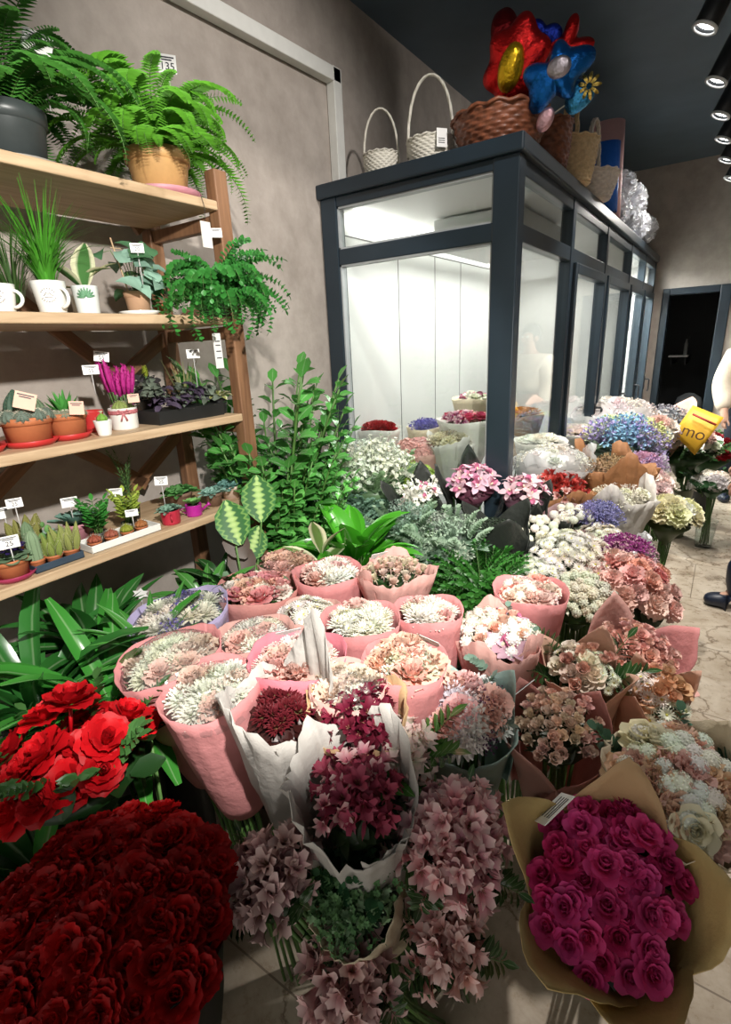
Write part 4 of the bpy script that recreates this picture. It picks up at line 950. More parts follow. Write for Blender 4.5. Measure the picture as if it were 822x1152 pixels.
# ---- second shelf
def mug(label, pos, r, h, hd, name='planter_mug', emblem=True):
    t = thing(name, label, 'mug', pos)
    mb = MB(); mb.lathe([(r * .72, 0), (r * .78, .004), (r * .98, h * .85), (r * 1.0, h), (r * .94, h), (r * .88, h * .75)], 32); obj('mug_body', mb, GLAZE, t)
    mb = MB(); mb.lathe([(r * .9, h * .84), (.001, h * .88)], 20, cap0=False); obj('soil', mb, SOIL, t)
    c, s = math.cos(hd), math.sin(hd)
    mb = MB(); pts = []
    for i in range(11):
        a = -PI * .5 + PI * i / 10; x = r * .86 + r * .62 * math.cos(a); z = h * .48 + h * .3 * math.sin(a); pts.append((x * c, x * s, z))
    mb.tube(pts, r * .11, 8); obj('handle', mb, GLAZE, t)
    if emblem:          # round printed emblem: arc of marks over a peak
        mb = MB(); a0 = math.atan2(CAM[1] - pos[1], CAM[0] - pos[0]) - .12
        def sp(x, z): zz_ = h * .55 + z; rr = r * (.78 + .2 * (zz_ / (h * .85))) + .0006; a = a0 + x / rr; return (rr * math.cos(a), rr * math.sin(a), zz_)
        q = r * .42
        mb.tube([sp(-q * .6, -q * .1), sp(-q * .2, q * .35), sp(0, q * .05), sp(q * .2, q * .3), sp(q * .6, -q * .1)], .0007, 4)
        for sg in (1, -1):
            for i in range(7):
                a = math.radians(30 + i * 20); x, z = q * math.cos(a), sg * q * math.sin(a) * .9; mb.tube([sp(x - .0016, z - .001), sp(x + .0016, z + .001)], .0007, 4)
        mb.tube([sp(-q * .5, -q * .3), sp(q * .5, -q * .3)], .0006, 4)
        obj('emblem', mb, plain('brown_print', (.2, .17, .14), .6), t)
    return t
def grass(name, label, pos, n, hgt, col, spread=.5, w=.006, lo=.5):
    t = thing(name, label, 'plant', pos); mb = MB(); rs = random.Random(n)
    for i in range(n):
        ph = rs.random() * 6.28; L_ = hgt * rs.uniform(lo, 1.1); a = rs.uniform(2, 20)
        mb.petal(ph, L_, w, a, a + rs.uniform(10, 100) * spread, rs.uniform(0, .018), 0, .2, 'needle', 6, 1, 0)
    obj('blades', mb, LEAF, t, color=col); return t
p = onshelf(60, 348, .385, 1)
mug('white mug with a round emblem holding the tall grass', p, .039, .075, .25)
grass('grass_plant', 'tall green grass growing out of the white emblem mug', p + Vector((0, 0, .064)), 230, .22, H('4f9a2e'), 1.0, .0045)
grass('sedge_plant', 'dark wispy sedge behind the tall grass', p + Vector((-.07, -.05, .03)), 70, .27, H('3c5a2c'), .9, .004)
p = onshelf(2, 347, .385, 1); mug('white mug with emblem cut by the photo edge', p, .036, .062, .6)
p = onshelf(95, 348, .27, 1); mug('plain white mug standing behind the emblem mug', p, .034, .06, .3, emblem=False)
p = onshelf(100, 350, .38, 1)
t = thing('rubber_plant', 'cream-edged rubber plant in a white pot printed with a green palm leaf', 'plant', p)
pot(t, .032, .07, plain('printed_pot', (.72, .76, .74), .4, var=.02), False, .85)
mb = MB(); a0 = math.atan2(CAM[1] - p.y, CAM[0] - p.x)
for k in range(9):
    a = math.radians(-80 + k * 20 + 90)
    for q in range(2):
        P_ = []
        for s_ in np.linspace(.1, 1, 6):
            x, z = .024 * s_ * math.cos(a + .12 * q), .04 + .026 * s_ * math.sin(a + .12 * q) * (1 if q == 0 else .98); rr = .032 * (.82 + .17 * z / .07) + .0008
            P_.append((rr * math.cos(a0 + x / rr), rr * math.sin(a0 + x / rr), max(.006, z)))
        mb.tube(P_, [.001, .0017, .002, .0018, .0012, .0005], 4)
obj('leaf_print', mb, plain('green_print', (.12, .3, .16), .5), t)
for i, (ph, a, L_) in enumerate(((-.2, 18, .12), (1.2, 45, .1), (2.6, 50, .09), (-1.6, 40, .11), (3.9, 35, .08), (.6, 65, .08), (-2.6, 70, .07))):
    mb = MB(); mb.petal(0, L_, L_ * .5, a, a + 28, .004, .06 + .05 * (i % 3) / 3, .12, 'oval', 6, 4, 0, np.array(Matrix.Rotation(ph, 4, 'Z'))); obj('leaf', mb, LEAF_VAR, t, color=H('4d7d44'))
mb = MB(); mb.tube([(0, 0, .05), (.002, 0, .11)], .004, 6); obj('stalk', mb, STEM, t)
p = onshelf(157, 349, .37, 1)
t = thing('pothos', 'silvery heart-leaved plant on a wooden trellis in a pale clay pot on a white plate', 'plant', p)
mb = MB(); mb.lathe([(.035, 0), (.05, .012), (.047, .013), (.03, .006), (.001, .006)], 28, sx=1.15, sy=1.15); obj('plate', mb, GLAZE, t)
pot(t, .036, .065, TERRA_P, True, .8)
mb = MB()
for y in (-.045, .055): mb.tube([(0, y * .5, .05), (-.01, y, .2)], .0025, 5)
mb.tube([(-.01, -.05, .175), (-.01, .06, .178)], .0015, 5); obj('trellis', mb, WOOD, t)
rs = random.Random(4)
for i in range(36):
    ph = rs.random() * 6.28; z = rs.uniform(.04, .15); r = rs.uniform(.02, .065); L_ = rs.uniform(.042, .07)
    c = Vector((r * math.cos(ph), r * 1.4 * math.sin(ph), z + .02))
    mb = MB(); mb.petal(0, L_, L_ * .75, 60, 130, 0, 0, .1, 'heart', 4, 4, 0, TM(c, (math.cos(ph) * .6 + .3, math.sin(ph) * .6, 1), rs.random() * 6)); mb.tube([(0, 0, .055), (c.x * .6, c.y * .6, c.z + .01), c], .0012, 4, 1)
    obj('leaf', mb, [LEAF_SOFT, STEM], t, color=H('8fb3a0') if i % 3 else H('4f7a55'))
price_card('card marked 20 on a stick in the trellised silvery plant', at(154, 279, X=.44), '20', .034, .024, .09)
p = onshelf(181, 349, .33, 1); t = thing('flower_pot', 'small bare orange clay pot behind the trellised plant', 'pot', p); pot(t, .02, .04, TERRA, True, .75)
# trailing plant at the end of the second shelf
p = onshelf(240, 352, .435, 1)
t = thing('trailing_plant', 'dense small-leaved trailing plant spilling over the end of the second shelf', 'plant', p)
pot(t, .05, .07, BLKP, False, .8)
mb = MB(); rs = random.Random(8); q = [sub(None, lambda m_: sprig(m_, 1, 15, .1, .105, b, 'oval', .006, opp=True, a0=55, a1=85, taper=.3)) for b in (120, 150, 165, 90)]
for i in range(120):
    ph = rs.gauss(-.1, 1.1); L_ = rs.uniform(.08, .25); r = rs.random() * .045
    M = Matrix.Translation((r * math.cos(ph) + .02, r * math.sin(ph), .02 + rs.uniform(0, .03))) @ Matrix.Rotation(ph, 4, 'Z') @ Matrix.Rotation(rs.uniform(-.2, 1.0), 4, 'Y') @ Matrix.Diagonal((L_, L_, L_, 1))
    mb.join(q[i % 4], M)
obj('foliage', mb, [LEAF, STEM], t, color=H('3f8a3c'))

# ---- third shelf
def cactus(mb, M, r, h, ribs=10, sp=True, mat=0, smat=1, round_=True):
    n = ribs * 4; k = 10; V = []
    for j in range(k + 1):
        t = j / k; z = h * t; rr = r * (math.sin(PI * (.18 + .8 * t)) if round_ else (1 - .0 * t) * min(1, ((1.001 - t) * 4) ** .5))
        for i in range(n): a = 2 * PI * i / n; q = rr * (1 + .13 * math.cos(ribs * a)); V.append((q * math.cos(a), q * math.sin(a), z))
    F = [(j * n + i, j * n + (i + 1) % n, (j + 1) * n + (i + 1) % n, (j + 1) * n + i) for j in range(k) for i in range(n)] + [tuple(k * n + i for i in range(n))]
    mb.add(V, F, mat, M, [(.5, .5, .5)] * len(V))
    if sp:
        for j in range(1, k):
            for i in range(ribs):
                a = 2 * PI * i / ribs; v = V[j * n + i * 4]
                for b in (-.5, .5): mb.petal(a + b, r * .45, r * .06, 60, 80, 0, 0, 0, 'needle', 1, 1, smat, (np.array(M) if M is not None else np.eye(4)) @ np.array(Matrix.Translation(v)))
def rosette(mb, M, R, n=26, thick=.3, mat=0, up=20):
    for i in range(n):
        t = i / n; mb.petal(i * 2.39996, R * (.35 + .65 * t), R * .42 * (.6 + .4 * t), up + 50 * t, 30 + 45 * t, .02 * R, .0, thick, 'obov', 3, 2, mat, M)
SPINE = plain('spine', (.75, .7, .55), .6)
def ring_plants(t, r, z, fn, n):
    mb = MB()
    for i in range(n):
        a = 2 * PI * i / n + .2; fn(mb, Matrix.Translation((r * math.cos(a), r * math.sin(a), z)) @ Matrix.Rotation(a, 4, 'Z') @ Matrix.Rotation(.45, 4, 'Y'), i)
    return mb
def cacti_pot(label, pos, r, h, mat, sauc, kind, col, name='cactus_pot', cols=None, **kw):
    t = thing(name, label, 'potted cacti', pos); pot(t, r, h, mat, True, .85, sauc, sr=1.15)
    if kind == 'mix':
        obj('round_cactus', ring_plants(t, r * .72, h * .9, lambda m_, M, i: cactus(m_, M, r * .3, r * .5, 9), 9), [LEAF_SOFT, SPINE], t, color=col)
        mb = MB(); cactus(mb, Matrix.Translation((-.01, -.01, h * .85)), r * .45, r * 1.35, 11); obj('tall_cactus', mb, [LEAF_SOFT, SPINE], t, color=H('4f6a58'))
        mb = MB(); cactus(mb, Matrix.Translation((.0, .03, h * .85)), r * .34, r * 1.0, 10); obj('tall_cactus', mb, [LEAF_SOFT, SPINE], t, color=H('6a7f62'))
        mb = MB()
        for i in range(34): a = i * 2.4; rosette(mb, Matrix.Translation((r * (.75 + .12 * math.sin(i)) * math.cos(a), r * (.75 + .12 * math.sin(i)) * math.sin(a), h * .93)) @ Matrix.Rotation(a, 4, 'Z') @ Matrix.Rotation(.6, 4, 'Y'), r * .22, 12)
        obj('succulent_fringe', mb, LEAF_SOFT, t, color=H('7d9080'))
    if kind == 'aloe':
        mb = MB()
        for i in range(22): mb.petal(i * 2.4, r * (1.5 - .02 * i), r * .36, 12 + i * 2.2, 4 + i * 2, r * .12, h * .8, .5, 'spade', 5, 2)
        obj('aloe_leaves', mb, LEAF_SOFT, t, color=H('4f9a45'))
        obj('round_cactus', ring_plants(t, r * .75, h * .88, lambda m_, M, i: cactus(m_, M, r * .26, r * .36, 9), 10), [LEAF_SOFT, SPINE], t, color=H('8a8f78'))
    return t
G3 = 'price tickets leaning on the third-shelf cacti'
p = onshelf(30, 500, .36, 2); p.y += .012
cacti_pot('wide terracotta pot of mixed grey cacti ringed by tiny succulents on a red saucer', p, .058, .072, TERRA, REDP, 'mix', H('6f7f72'))
price_card('peach ticket leaning on the wide pot of grey cacti', at(28, 451, X=.42), '', .045, .04, .0, roll=.35, mat=CARD_PEACH)
p = onshelf(-22, 510, .36, 2); cacti_pot('terracotta pot of green cacti mostly outside the photo', p, .05, .07, TERRA, REDP, 'mix', H('4f8a4a'))
p = onshelf(79, 492, .36, 2); cacti_pot('terracotta pot with a spiky green aloe above small cacti', p, .05, .07, TERRA, REDP, 'aloe', H('4f9a45'))
price_card('peach ticket hanging on the rim of the aloe pot', at(86, 459, X=.425), '', .034, .034, .0, roll=.1, mat=CARD_PEACH)
price_card('white card marked 55 standing behind the aloe', at(102, 416, X=.3), '55', .042, .026, .07)
price_card('greyish card standing behind the white 55 card', at(114, 401, X=.22), '55', .042, .03, .1, roll=.15)
p = onshelf(106, 487, .3, 2); t = thing('red_pot', 'bright red plastic pot wedged behind the aloe pot', 'pot', p); pot(t, .035, .06, REDP, False, .85)
p = onshelf(118, 487, .41, 2); t = thing('cactus_pot', 'little white cup with one tiny flowering cactus', 'potted cactus', p)
pot(t, .024, .042, GLAZE, False, .72); mb = MB(); cactus(mb, Matrix.Translation((0, 0, .036)), .013, .024, 8); obj('round_cactus', mb, [LEAF_SOFT, SPINE], t, color=H('7fae4a'))
mb = MB(); layers(mb, [(9, .011, .005, 40, 60, .001, .06), (6, .008, .004, 20, 30, .001, .061)], shape='ovate', nl=2, nw=1); obj('cactus_flower', mb, PETAL, t, color=H('f2edd8'))
p = onshelf(141, 478, .35, 2); t = thing('cactus_pot', 'white tin pot tied with a red gingham ribbon and holding round cacti', 'potted cacti', p)
pot(t, .04, .062, GLAZE, False, .92); mb = MB(); mb.lathe([(.0385, .044), (.0405, .046), (.0405, .055), (.039, .057)], 28, cap0=False)
a0 = math.atan2(CAM[1] - p.y, CAM[0] - p.x); c_ = Vector((.042 * math.cos(a0), .042 * math.sin(a0), .05))
for sg in (1, -1):
    tn = Vector((-math.sin(a0), math.cos(a0), 0)) * sg
    mb.tube([c_, c_ + tn * .012 + Vector((0, 0, .008)), c_ + tn * .016 - Vector((0, 0, .001)), c_], [.002, .003, .003, .002], 6); mb.tube([c_, c_ + tn * .008 - Vector((0, 0, .022))], [.002, .003], 6)
obj('ribbon', mb, plain('gingham', (.6, .2, .22), .6, var=.3, nscale=160), t)
for dx, dy, r_, h_ in ((.012, -.014, .02, .034), (-.012, .012, .018, .03), (.012, .018, .014, .022)): 
    mb = MB(); cactus(mb, Matrix.Translation((dx, dy, .05)), r_, h_, 12); obj('round_cactus', mb, [LEAF_SOFT, SPINE], t, color=H('8fa05a'))
price_card('pink ticket on the ribboned white tin', at(150, 448, X=.41), '', .03, .024, .0, mat=CARD_PEACH)
p = onshelf(140, 470, .24, 2); t = thing('celosia', 'magenta plumed celosia standing behind the ribboned tin', 'plant', p); pot(t, .035, .06, MAG, False, .8)
mb = MB(); rs = random.Random(3)
for i in range(15):
    a = i * 2.4; r_ = .03 * math.sqrt((i + .5) / 15); h_ = rs.uniform(.1, .15); tp = Vector((r_ * 2.0 * math.cos(a), r_ * 2.0 * math.sin(a), .05 + h_)); bs = Vector((r_ * math.cos(a), r_ * math.sin(a), .05))
    mb.tube([bs, bs.lerp(tp, .4)], .002, 4, 1); mb.tube([bs.lerp(tp, .35), bs.lerp(tp, .6), bs.lerp(tp, .85), tp], [.004, .0075, .006, .001], 7, 0)
    for k in range(24): q_ = bs.lerp(tp, .35 + .62 * k / 24); mb.petal(k * 2.4, .011, .006, 30, 40, .004, 0, .1, 'ovate', 2, 1, 0, TM(q_, tp - bs))
obj('plumes', mb, [PETAL, STEM], t, color=H('d0399a'))
p = onshelf(208, 472, .35, 2); t = thing('velvet_plant', 'row of purple-leaved velvet plants in a black tray at the end of the third shelf', 'plant tray', p)
mb = MB(); mb.lathe([(.05, 0), (.058, .004), (.062, .045), (.058, .045), (.052, .02)], 4, sx=1.2, sy=2.3, M=np.array(Matrix.Rotation(0, 4, 'Z'))); tr_ = obj('tray', mb, BLKP, t, Matrix.Rotation(PI / 4, 4, 'Z') @ Matrix.Diagonal((1, 1, 1, 1)))
tr_.matrix_local = Matrix.Identity(4); mb = MB(); mb.box(-.055, .055, -.13, .12, 0, .04); tr_.data = mb.mesh('tray', BLKP, False)
rs = random.Random(6)
for k in range(5):
    y0 = -.11 + .053 * k; mb = MB()
    for i in range(44):
        ph = rs.random() * 6.28; r_ = rs.uniform(.0, .05); z_ = .05 + rs.uniform(0, .055) * (1 - r_ / .07) + (.03 if k == 0 else 0); L_ = rs.uniform(.024, .045)
        mb.petal(0, L_, L_ * .55, 55, 125, 0, 0, .15, 'ovate', 4, 2, 0, TM((r_ * math.cos(ph), r_ * math.sin(ph) + y0, z_), (math.cos(ph) * .6, math.sin(ph) * .6, 1), rs.random() * 6))
    obj('foliage', mb, LEAF_SOFT, t, color=H('564a5e') if k % 2 else H('6f7a6c'))
p = onshelf(212, 470, .27, 2); grass('dracaena', 'thin stiff dracaena blades standing behind the purple velvet plants', p + Vector((0, 0, .0)), 22, .19, H('8d8f62'), .25, .009, .7)
p = onshelf(247, 462, .36, 2); t = thing('flower_pot', 'pale yellow striped leaves at the shelf end beside the post', 'plant', p); pot(t, .03, .05, BLKP, False, .8); mb = MB()
for i in range(16): mb.petal(i * 2.4, .06, .022, 30 + i * 2, 100 + i * 2, .004, .05, .15, 'oval', 4, 2)
obj('leaves', mb, LEAF_VAR, t, color=H('a9b35a'))
p = onshelf(172, 470, .2, 2); t = thing('flowering_plant', 'dark bushy plant with one yellow-green plume beside the magenta celosia', 'plant', p); pot(t, .035, .06, BLKP, False, .8); mb = MB(); rs = random.Random(9)
for i in range(60):
    ph = rs.random() * 6.28; mb.petal(0, .045, .024, 50, 110, 0, 0, .1, 'ovate', 3, 2, 0, TM((rs.uniform(0, .045) * math.cos(ph), rs.uniform(0, .045) * math.sin(ph), .06 + rs.uniform(0, .06)), (math.cos(ph), math.sin(ph), 1), rs.random() * 6))
obj('foliage', mb, LEAF_SOFT, t, color=H('3d3a3c')); mb = MB()
for k in range(50): mb.petal(k * 2.4, .016 * (1 - k / 70), .007, 30, 50, .005, .135 + .035 * k / 50, .1, 'ovate', 2, 1)
mb.tube([(0, 0, .05), (0, 0, .165)], .003, 5, 1); obj('plume', mb, [PETAL, STEM], t, color=H('b5c24a'))
price_card('white card standing over the purple velvet plants', at(217, 398, X=.36), '', .04, .028, .12)
t = thing('hang_tag', 'white paper tag hanging by a cord near the top of the wooden post', 'tag', at(232, 262, X=.462)); mb = MB(); mb.box(-.001, .001, -.018, .018, -.04, .03); obj('tag_paper', mb, P_WHITE, t, smooth=False); mb = MB(); mb.tube([(-.01, 0, .12), (0, .006, .07), (0, 0, .03)], .001, 4); obj('cord', mb, BLKP, t)
price_card('white card pinned beside the top of the wooden post', at(243, 262, X=.47), '', .034, .026, .0)
t = thing('hang_tag', 'long pale label hanging on the wooden post below the trailing plant', 'tag', at(245, 392, X=.465)); mb = MB(); mb.box(-.001, .001, -.015, .015, -.06, .045); obj('tag_paper', mb, CARD, t, smooth=False); mb = MB()
for z_ in (.02, .008, -.01, -.03): mb.box(.001, .0016, -.009, .01, z_, z_ + .003)
obj('print', mb, INK, t, smooth=False)

# ---- lowest shelf
p = onshelf(14, 640, .4, 3); t = thing('african_violet', 'dark violet-blue african violet in a terracotta pot on a magenta saucer', 'plant', p); pot(t, .04, .055, TERRA, True, .85, plain('magenta_saucer', (.35, .03, .09), .4), sr=1.3)
mb = MB()
for i in range(18): mb.petal(i * 2.4, .045, .036, 50 + i * 2, 90 + i, .004, .048, .1, 'round', 4, 2)
obj('leaves', mb, LEAF_SOFT, t, color=H('7d9a78')); mb = MB()
for i in range(12): floret5(mb, TM((.022 * math.sqrt(i / 12) * math.cos(i * 2.4), .022 * math.sqrt(i / 12) * math.sin(i * 2.4), .075 + .006 * (i % 3)), (math.cos(i * 2.4) * .5, math.sin(i * 2.4) * .5, 1)), 5, .015, .013)
obj('violet_flowers', mb, PETAL, t, color=H('33265e'))
price_card('card marked 25 nearest the photo edge, over the african violet', at(10, 610, X=.44), '25', .042, .03, .06)
price_card('tilted card marked 25 set behind the african violet', at(16, 566, X=.34), '25', .036, .024, .09)
price_card('grey-looking card at the photo edge above the african violet', at(4, 577, X=.26), '', .04, .03, .1)
def tray(label, u0, v0, u1, v1, x, mat, w=.07, h=.02, name='plant_tray'):
    a, b = at(u0, v0, X=x), at(u1, v1, X=x); y0, y1 = a.y, b.y
    t = thing(name, label, 'tray', (x - w / 2, (y0 + y1) / 2, ZS[3])); l = (y1 - y0) / 2
    mb = MB(); mb.box(-w / 2, w / 2, -l, l, 0, .004); 
    for q in ((-w / 2, -w / 2 + .003, -l, l), (w / 2 - .003, w / 2, -l, l), (-w / 2, w / 2, -l, -l + .003), (-w / 2, w / 2, l - .003, l)): mb.box(q[0], q[1], q[2], q[3], 0, h)
    bevel(obj('tray_body', mb, mat, t, smooth=False), .0015); return t, l, w
t1, l1, w1 = tray('dark blue plastic tray carrying small assorted cacti', 38, 634, 93, 615, .43, BLUET)
def potlet(label, loc, r, h, mat, kind, col, group=None, name='cactus_pot', cat='potted cactus', hh=.05):
    r *= 1.15; h *= 1.1; hh *= 1.3
    t = thing(name, label, cat, loc, None, group); pot(t, r, h, mat, True, .8)
    mb = MB(); M = Matrix.Translation((0, 0, h * .82)); mats = [LEAF_SOFT, SPINE]
    if kind == 'column': cactus(mb, M, r * .72, hh, 11, round_=False)
    elif kind == 'ball': cactus(mb, M, r * .95, hh, 12)
    elif kind == 'opuntia':
        for i, (x, y, z, s) in enumerate(((0, 0, 0, 1), (.3, .6, 1.1, .8), (-.2, -.6, 1.1, .7), (.1, .2, 1.9, .62), (0, -.3, 2.5, .4))): mb.ball((0, 0, 0), 1, 10, 8, 0, 1, M @ Matrix.Translation((x * r, y * r * .8, (z + .55) * r * 1.1)) @ Matrix.Diagonal((r * .28 * s, r * .62 * s, r * .85 * s, 1)), 0, .2 + .2 * (i % 4))
    elif kind == 'clump':
        for i in range(9): a = i * 2.4; q = r * .8 * math.sqrt(i / 9); cactus(mb, Matrix.Translation((q * math.cos(a), q * math.sin(a), h * .8)) @ Matrix.Rotation(a, 4, 'Z') @ Matrix.Rotation(q / r * .4, 4, 'Y'), r * .36, hh * rnd.uniform(.6, 1), 7, True)
    elif kind == 'rosette': rosette(mb, M, hh, 30); mats = [LEAF_SOFT]
    elif kind == 'rosettes':
        for i in range(7): a = i * .9; q = r * .7 * (i > 0); rosette(mb, Matrix.Translation((q * math.cos(a), q * math.sin(a), h * .9)) @ Matrix.Rotation(a, 4, 'Z') @ Matrix.Rotation(.4 * (i > 0), 4, 'Y'), hh * .7, 22)
    elif kind == 'spiny':
        cactus(mb, M, r * .9, hh * .8, 10); 
        for i in range(90): f = i * 2.4; z = 1 - (i + .5) / 90; th = math.acos(z); mb.petal(f, r * .5, r * .1, 10, 40, 0, 0, 0, 'needle', 1, 1, 0, TM((r * .75 * math.sin(th) * math.cos(f), r * .75 * math.sin(th) * math.sin(f), h * .82 + hh * .75 * math.cos(th)), (math.sin(th) * math.cos(f), math.sin(th) * math.sin(f), math.cos(th) + .1)))
    elif kind == 'bushy':
        for i in range(7):
            a = i * .9; mb.join(BUSH, Matrix.Translation((r * .4 * math.cos(a), r * .4 * math.sin(a), h * .8)) @ Matrix.Rotation(a, 4, 'Z') @ Matrix.Diagonal((hh, hh, hh, 1)))
        mats = [LEAF, STEM]
    obj('plant', mb, mats, t, color=col); return t
BUSH = sub(None, lambda m_: sprig(m_, 1, 7, .2, .38, 35, 'ovate', .02))
def on_tray(t, l, dx, fy): return Vector(t.location) + Vector((dx, l * fy, .004))
potlet('pale columnar cactus at the near end of the dark blue tray', on_tray(t1, l1, .012, -.72), .017, .026, TERRA, 'column', H('8fa884'), hh=.062)
potlet('pair-ribbed yellow-green cactus in the middle of the dark blue tray', on_tray(t1, l1, .012, -.05), .019, .024, TERRA, 'clump', H('8fa050'), hh=.055)
potlet('paddle-shaped prickly pear rising at the back of the dark blue tray', on_tray(t1, l1, -.02, .1), .02, .026, TERRA, 'opuntia', H('6fa05a'))
potlet('lumpy yellowish cactus at the far end of the dark blue tray', on_tray(t1, l1, .01, .68), .02, .024, TERRA, 'clump', H('a0a860'), hh=.06)
potlet('slim cactus with a stake behind the pale columnar one', on_tray(t1, l1, -.022, -.6), .016, .026, TERRA, 'column', H('7a9470'), hh=.075)
potlet('small bristly cactus behind the lumpy yellowish one', on_tray(t1, l1, -.022, .7), .017, .026, TERRA, 'ball', H('97a56c'), hh=.045)
p = onshelf(30, 600, .28, 3); potlet('ochre-tinted cactus in terracotta behind the african violet', p, .03, .05, TERRA, 'clump', H('8a8a4a'), hh=.06)
p = onshelf(50, 600, .3, 3); potlet('grey-green succulent between the african violet and the dark blue tray', p, .025, .045, TERRA, 'rosette', H('8fa898'), hh=.035)
p = onshelf(86, 590, .28, 3); potlet('large blue-green starry succulent behind the cacti', p, .03, .05, PINKP, 'rosette', H('7fa89a'), hh=.06, name='succulent_pot', cat='potted succulent')
price_card('faint card standing above the blue-green starry succulent', at(78, 565, X=.3), '', .042, .028, .06)
t2, l2, w2 = tray('white rectangular tray with four little red and green cacti in a row', 103, 617, 181, 592, .43, GLAZE, .085, .022)
for i, (fy, c, lb) in enumerate(((-.78, H('b0604a'), 'russet spiny cactus nearest the dark blue tray'), (-.32, H('b56a55'), 'reddish spiny cactus, second in the row on the white tray'), (.12, H('a0a83f'), 'lime spiny cactus, third in the row on the white tray'), (.55, H('b87a4a'), 'orange-brown spiny cactus closest to the red pot'))):
    potlet(lb, on_tray(t2, l2, .018, fy), .0165, .02, TERRA, 'spiny', c, 'little spiny cacti on the white tray', hh=.022)
potlet('leafy green plant at the back of the white tray near the starry succulent', on_tray(t2, l2, -.02, -.45), .02, .03, BLKP, 'bushy', H('3f8a3a'), name='foliage_pot', cat='potted plant', hh=.075)
potlet('yellow-speckled leafy plant at the back of the white tray near the red pot', on_tray(t2, l2, -.02, .45), .022, .03, BLKP, 'bushy', H('9aae4a'), name='foliage_pot', cat='potted plant', hh=.075)
p = onshelf(150, 580, .26, 3); t = thing('rosemary', 'thin upright rosemary sprig standing tallest on the lowest shelf', 'plant', p); pot(t, .025, .05, BLKP, False, .8); mb = MB()
for i in range(4): sprig(mb, .14 + .02 * i, 14, .006, .03, 12 + 5 * i, 'needle', .0016, np.array(Matrix.Translation((0, 0, .045)) @ Matrix.Rotation(i * 1.6, 4, 'Z')), a0=40, a1=60, nl=2)
obj('needles', mb, [LEAF_SOFT, STEM], t, color=H('4d6a3f'))
price_card('card on a stick over the leafy green plant on the white tray', at(130, 554, X=.33), '', .036, .024, .07, roll=.08)
price_card('card standing in the row of little spiny cacti', at(148, 577, X=.44), '', .034, .02, .04)
price_card('card marked 25 on a tall stick behind the red watering-can pot', at(181, 541, X=.34), '25', .04, .028, .1, roll=.08)
def canpot(label, pos, r, h, mat, sp):
    t = thing('watering_can_planter', label, 'planter', pos); pot(t, r, h, mat, False, .95, name='can_body')
    a = sp; mb = MB(); mb.tube([(r * .9 * math.cos(a), r * .9 * math.sin(a), h * .35), (r * 1.7 * math.cos(a), r * 1.7 * math.sin(a), h * .75), (r * 1.95 * math.cos(a), r * 1.95 * math.sin(a), h * .85)], [r * .16, r * .13, r * .3], 10); obj('spout', mb, mat, t)
    mb = MB(); mb.tube([(r * .95 * math.cos(a + PI), r * .95 * math.sin(a + PI), h * .8), (r * 1.6 * math.cos(a + PI), r * 1.6 * math.sin(a + PI), h * .65), (r * .97 * math.cos(a + PI), r * .97 * math.sin(a + PI), h * .25)], r * .08, 6); obj('handle', mb, mat, t); return t
p = onshelf(193, 587, .4, 3); t = canpot('red watering-can pot of grey-green succulents', p, .03, .045, plain('raspberry', (.5, .03, .06), .35), 2.6)
mb = MB(); 
for i in range(6): a = i * 1.05; rosette(mb, Matrix.Translation((.018 * (i > 0) * math.cos(a), .018 * (i > 0) * math.sin(a), .042)) @ Matrix.Rotation(a, 4, 'Z') @ Matrix.Rotation(.4 * (i > 0), 4, 'Y'), .03, 22)
obj('succulent', mb, LEAF_SOFT, t, color=H('86ab97'))
p = onshelf(219, 580, .4, 3); t = canpot('magenta watering-can pot with a bright green succulent, spout towards the post', p, .027, .038, MAG, 1.0)
mb = MB(); rosette(mb, Matrix.Translation((0, 0, .034)), .038, 36, up=8); obj('succulent', mb, LEAF_SOFT, t, color=H('7fb86a'))
p = onshelf(205, 570, .28, 3); potlet('dark bowl of spiky green succulents behind the two watering-can pots', p, .035, .05, BRNP, 'rosettes', H('5f9a55'), name='succulent_pot', cat='potted succulent', hh=.05)
p = onshelf(242, 572, .37, 3); potlet('brown clay pot of pale rosettes next to the magenta watering can', p, .027, .042, BRNP, 'rosettes', H('8fb5a8'), name='succulent_pot', cat='potted succulent', hh=.04)
p = onshelf(262, 562, .35, 3); potlet('cream bowl of blue-green rosettes nearest the wooden post', p, .036, .042, CREAMP, 'rosettes', H('74a39a'), name='succulent_pot', cat='potted succulent', hh=.045)
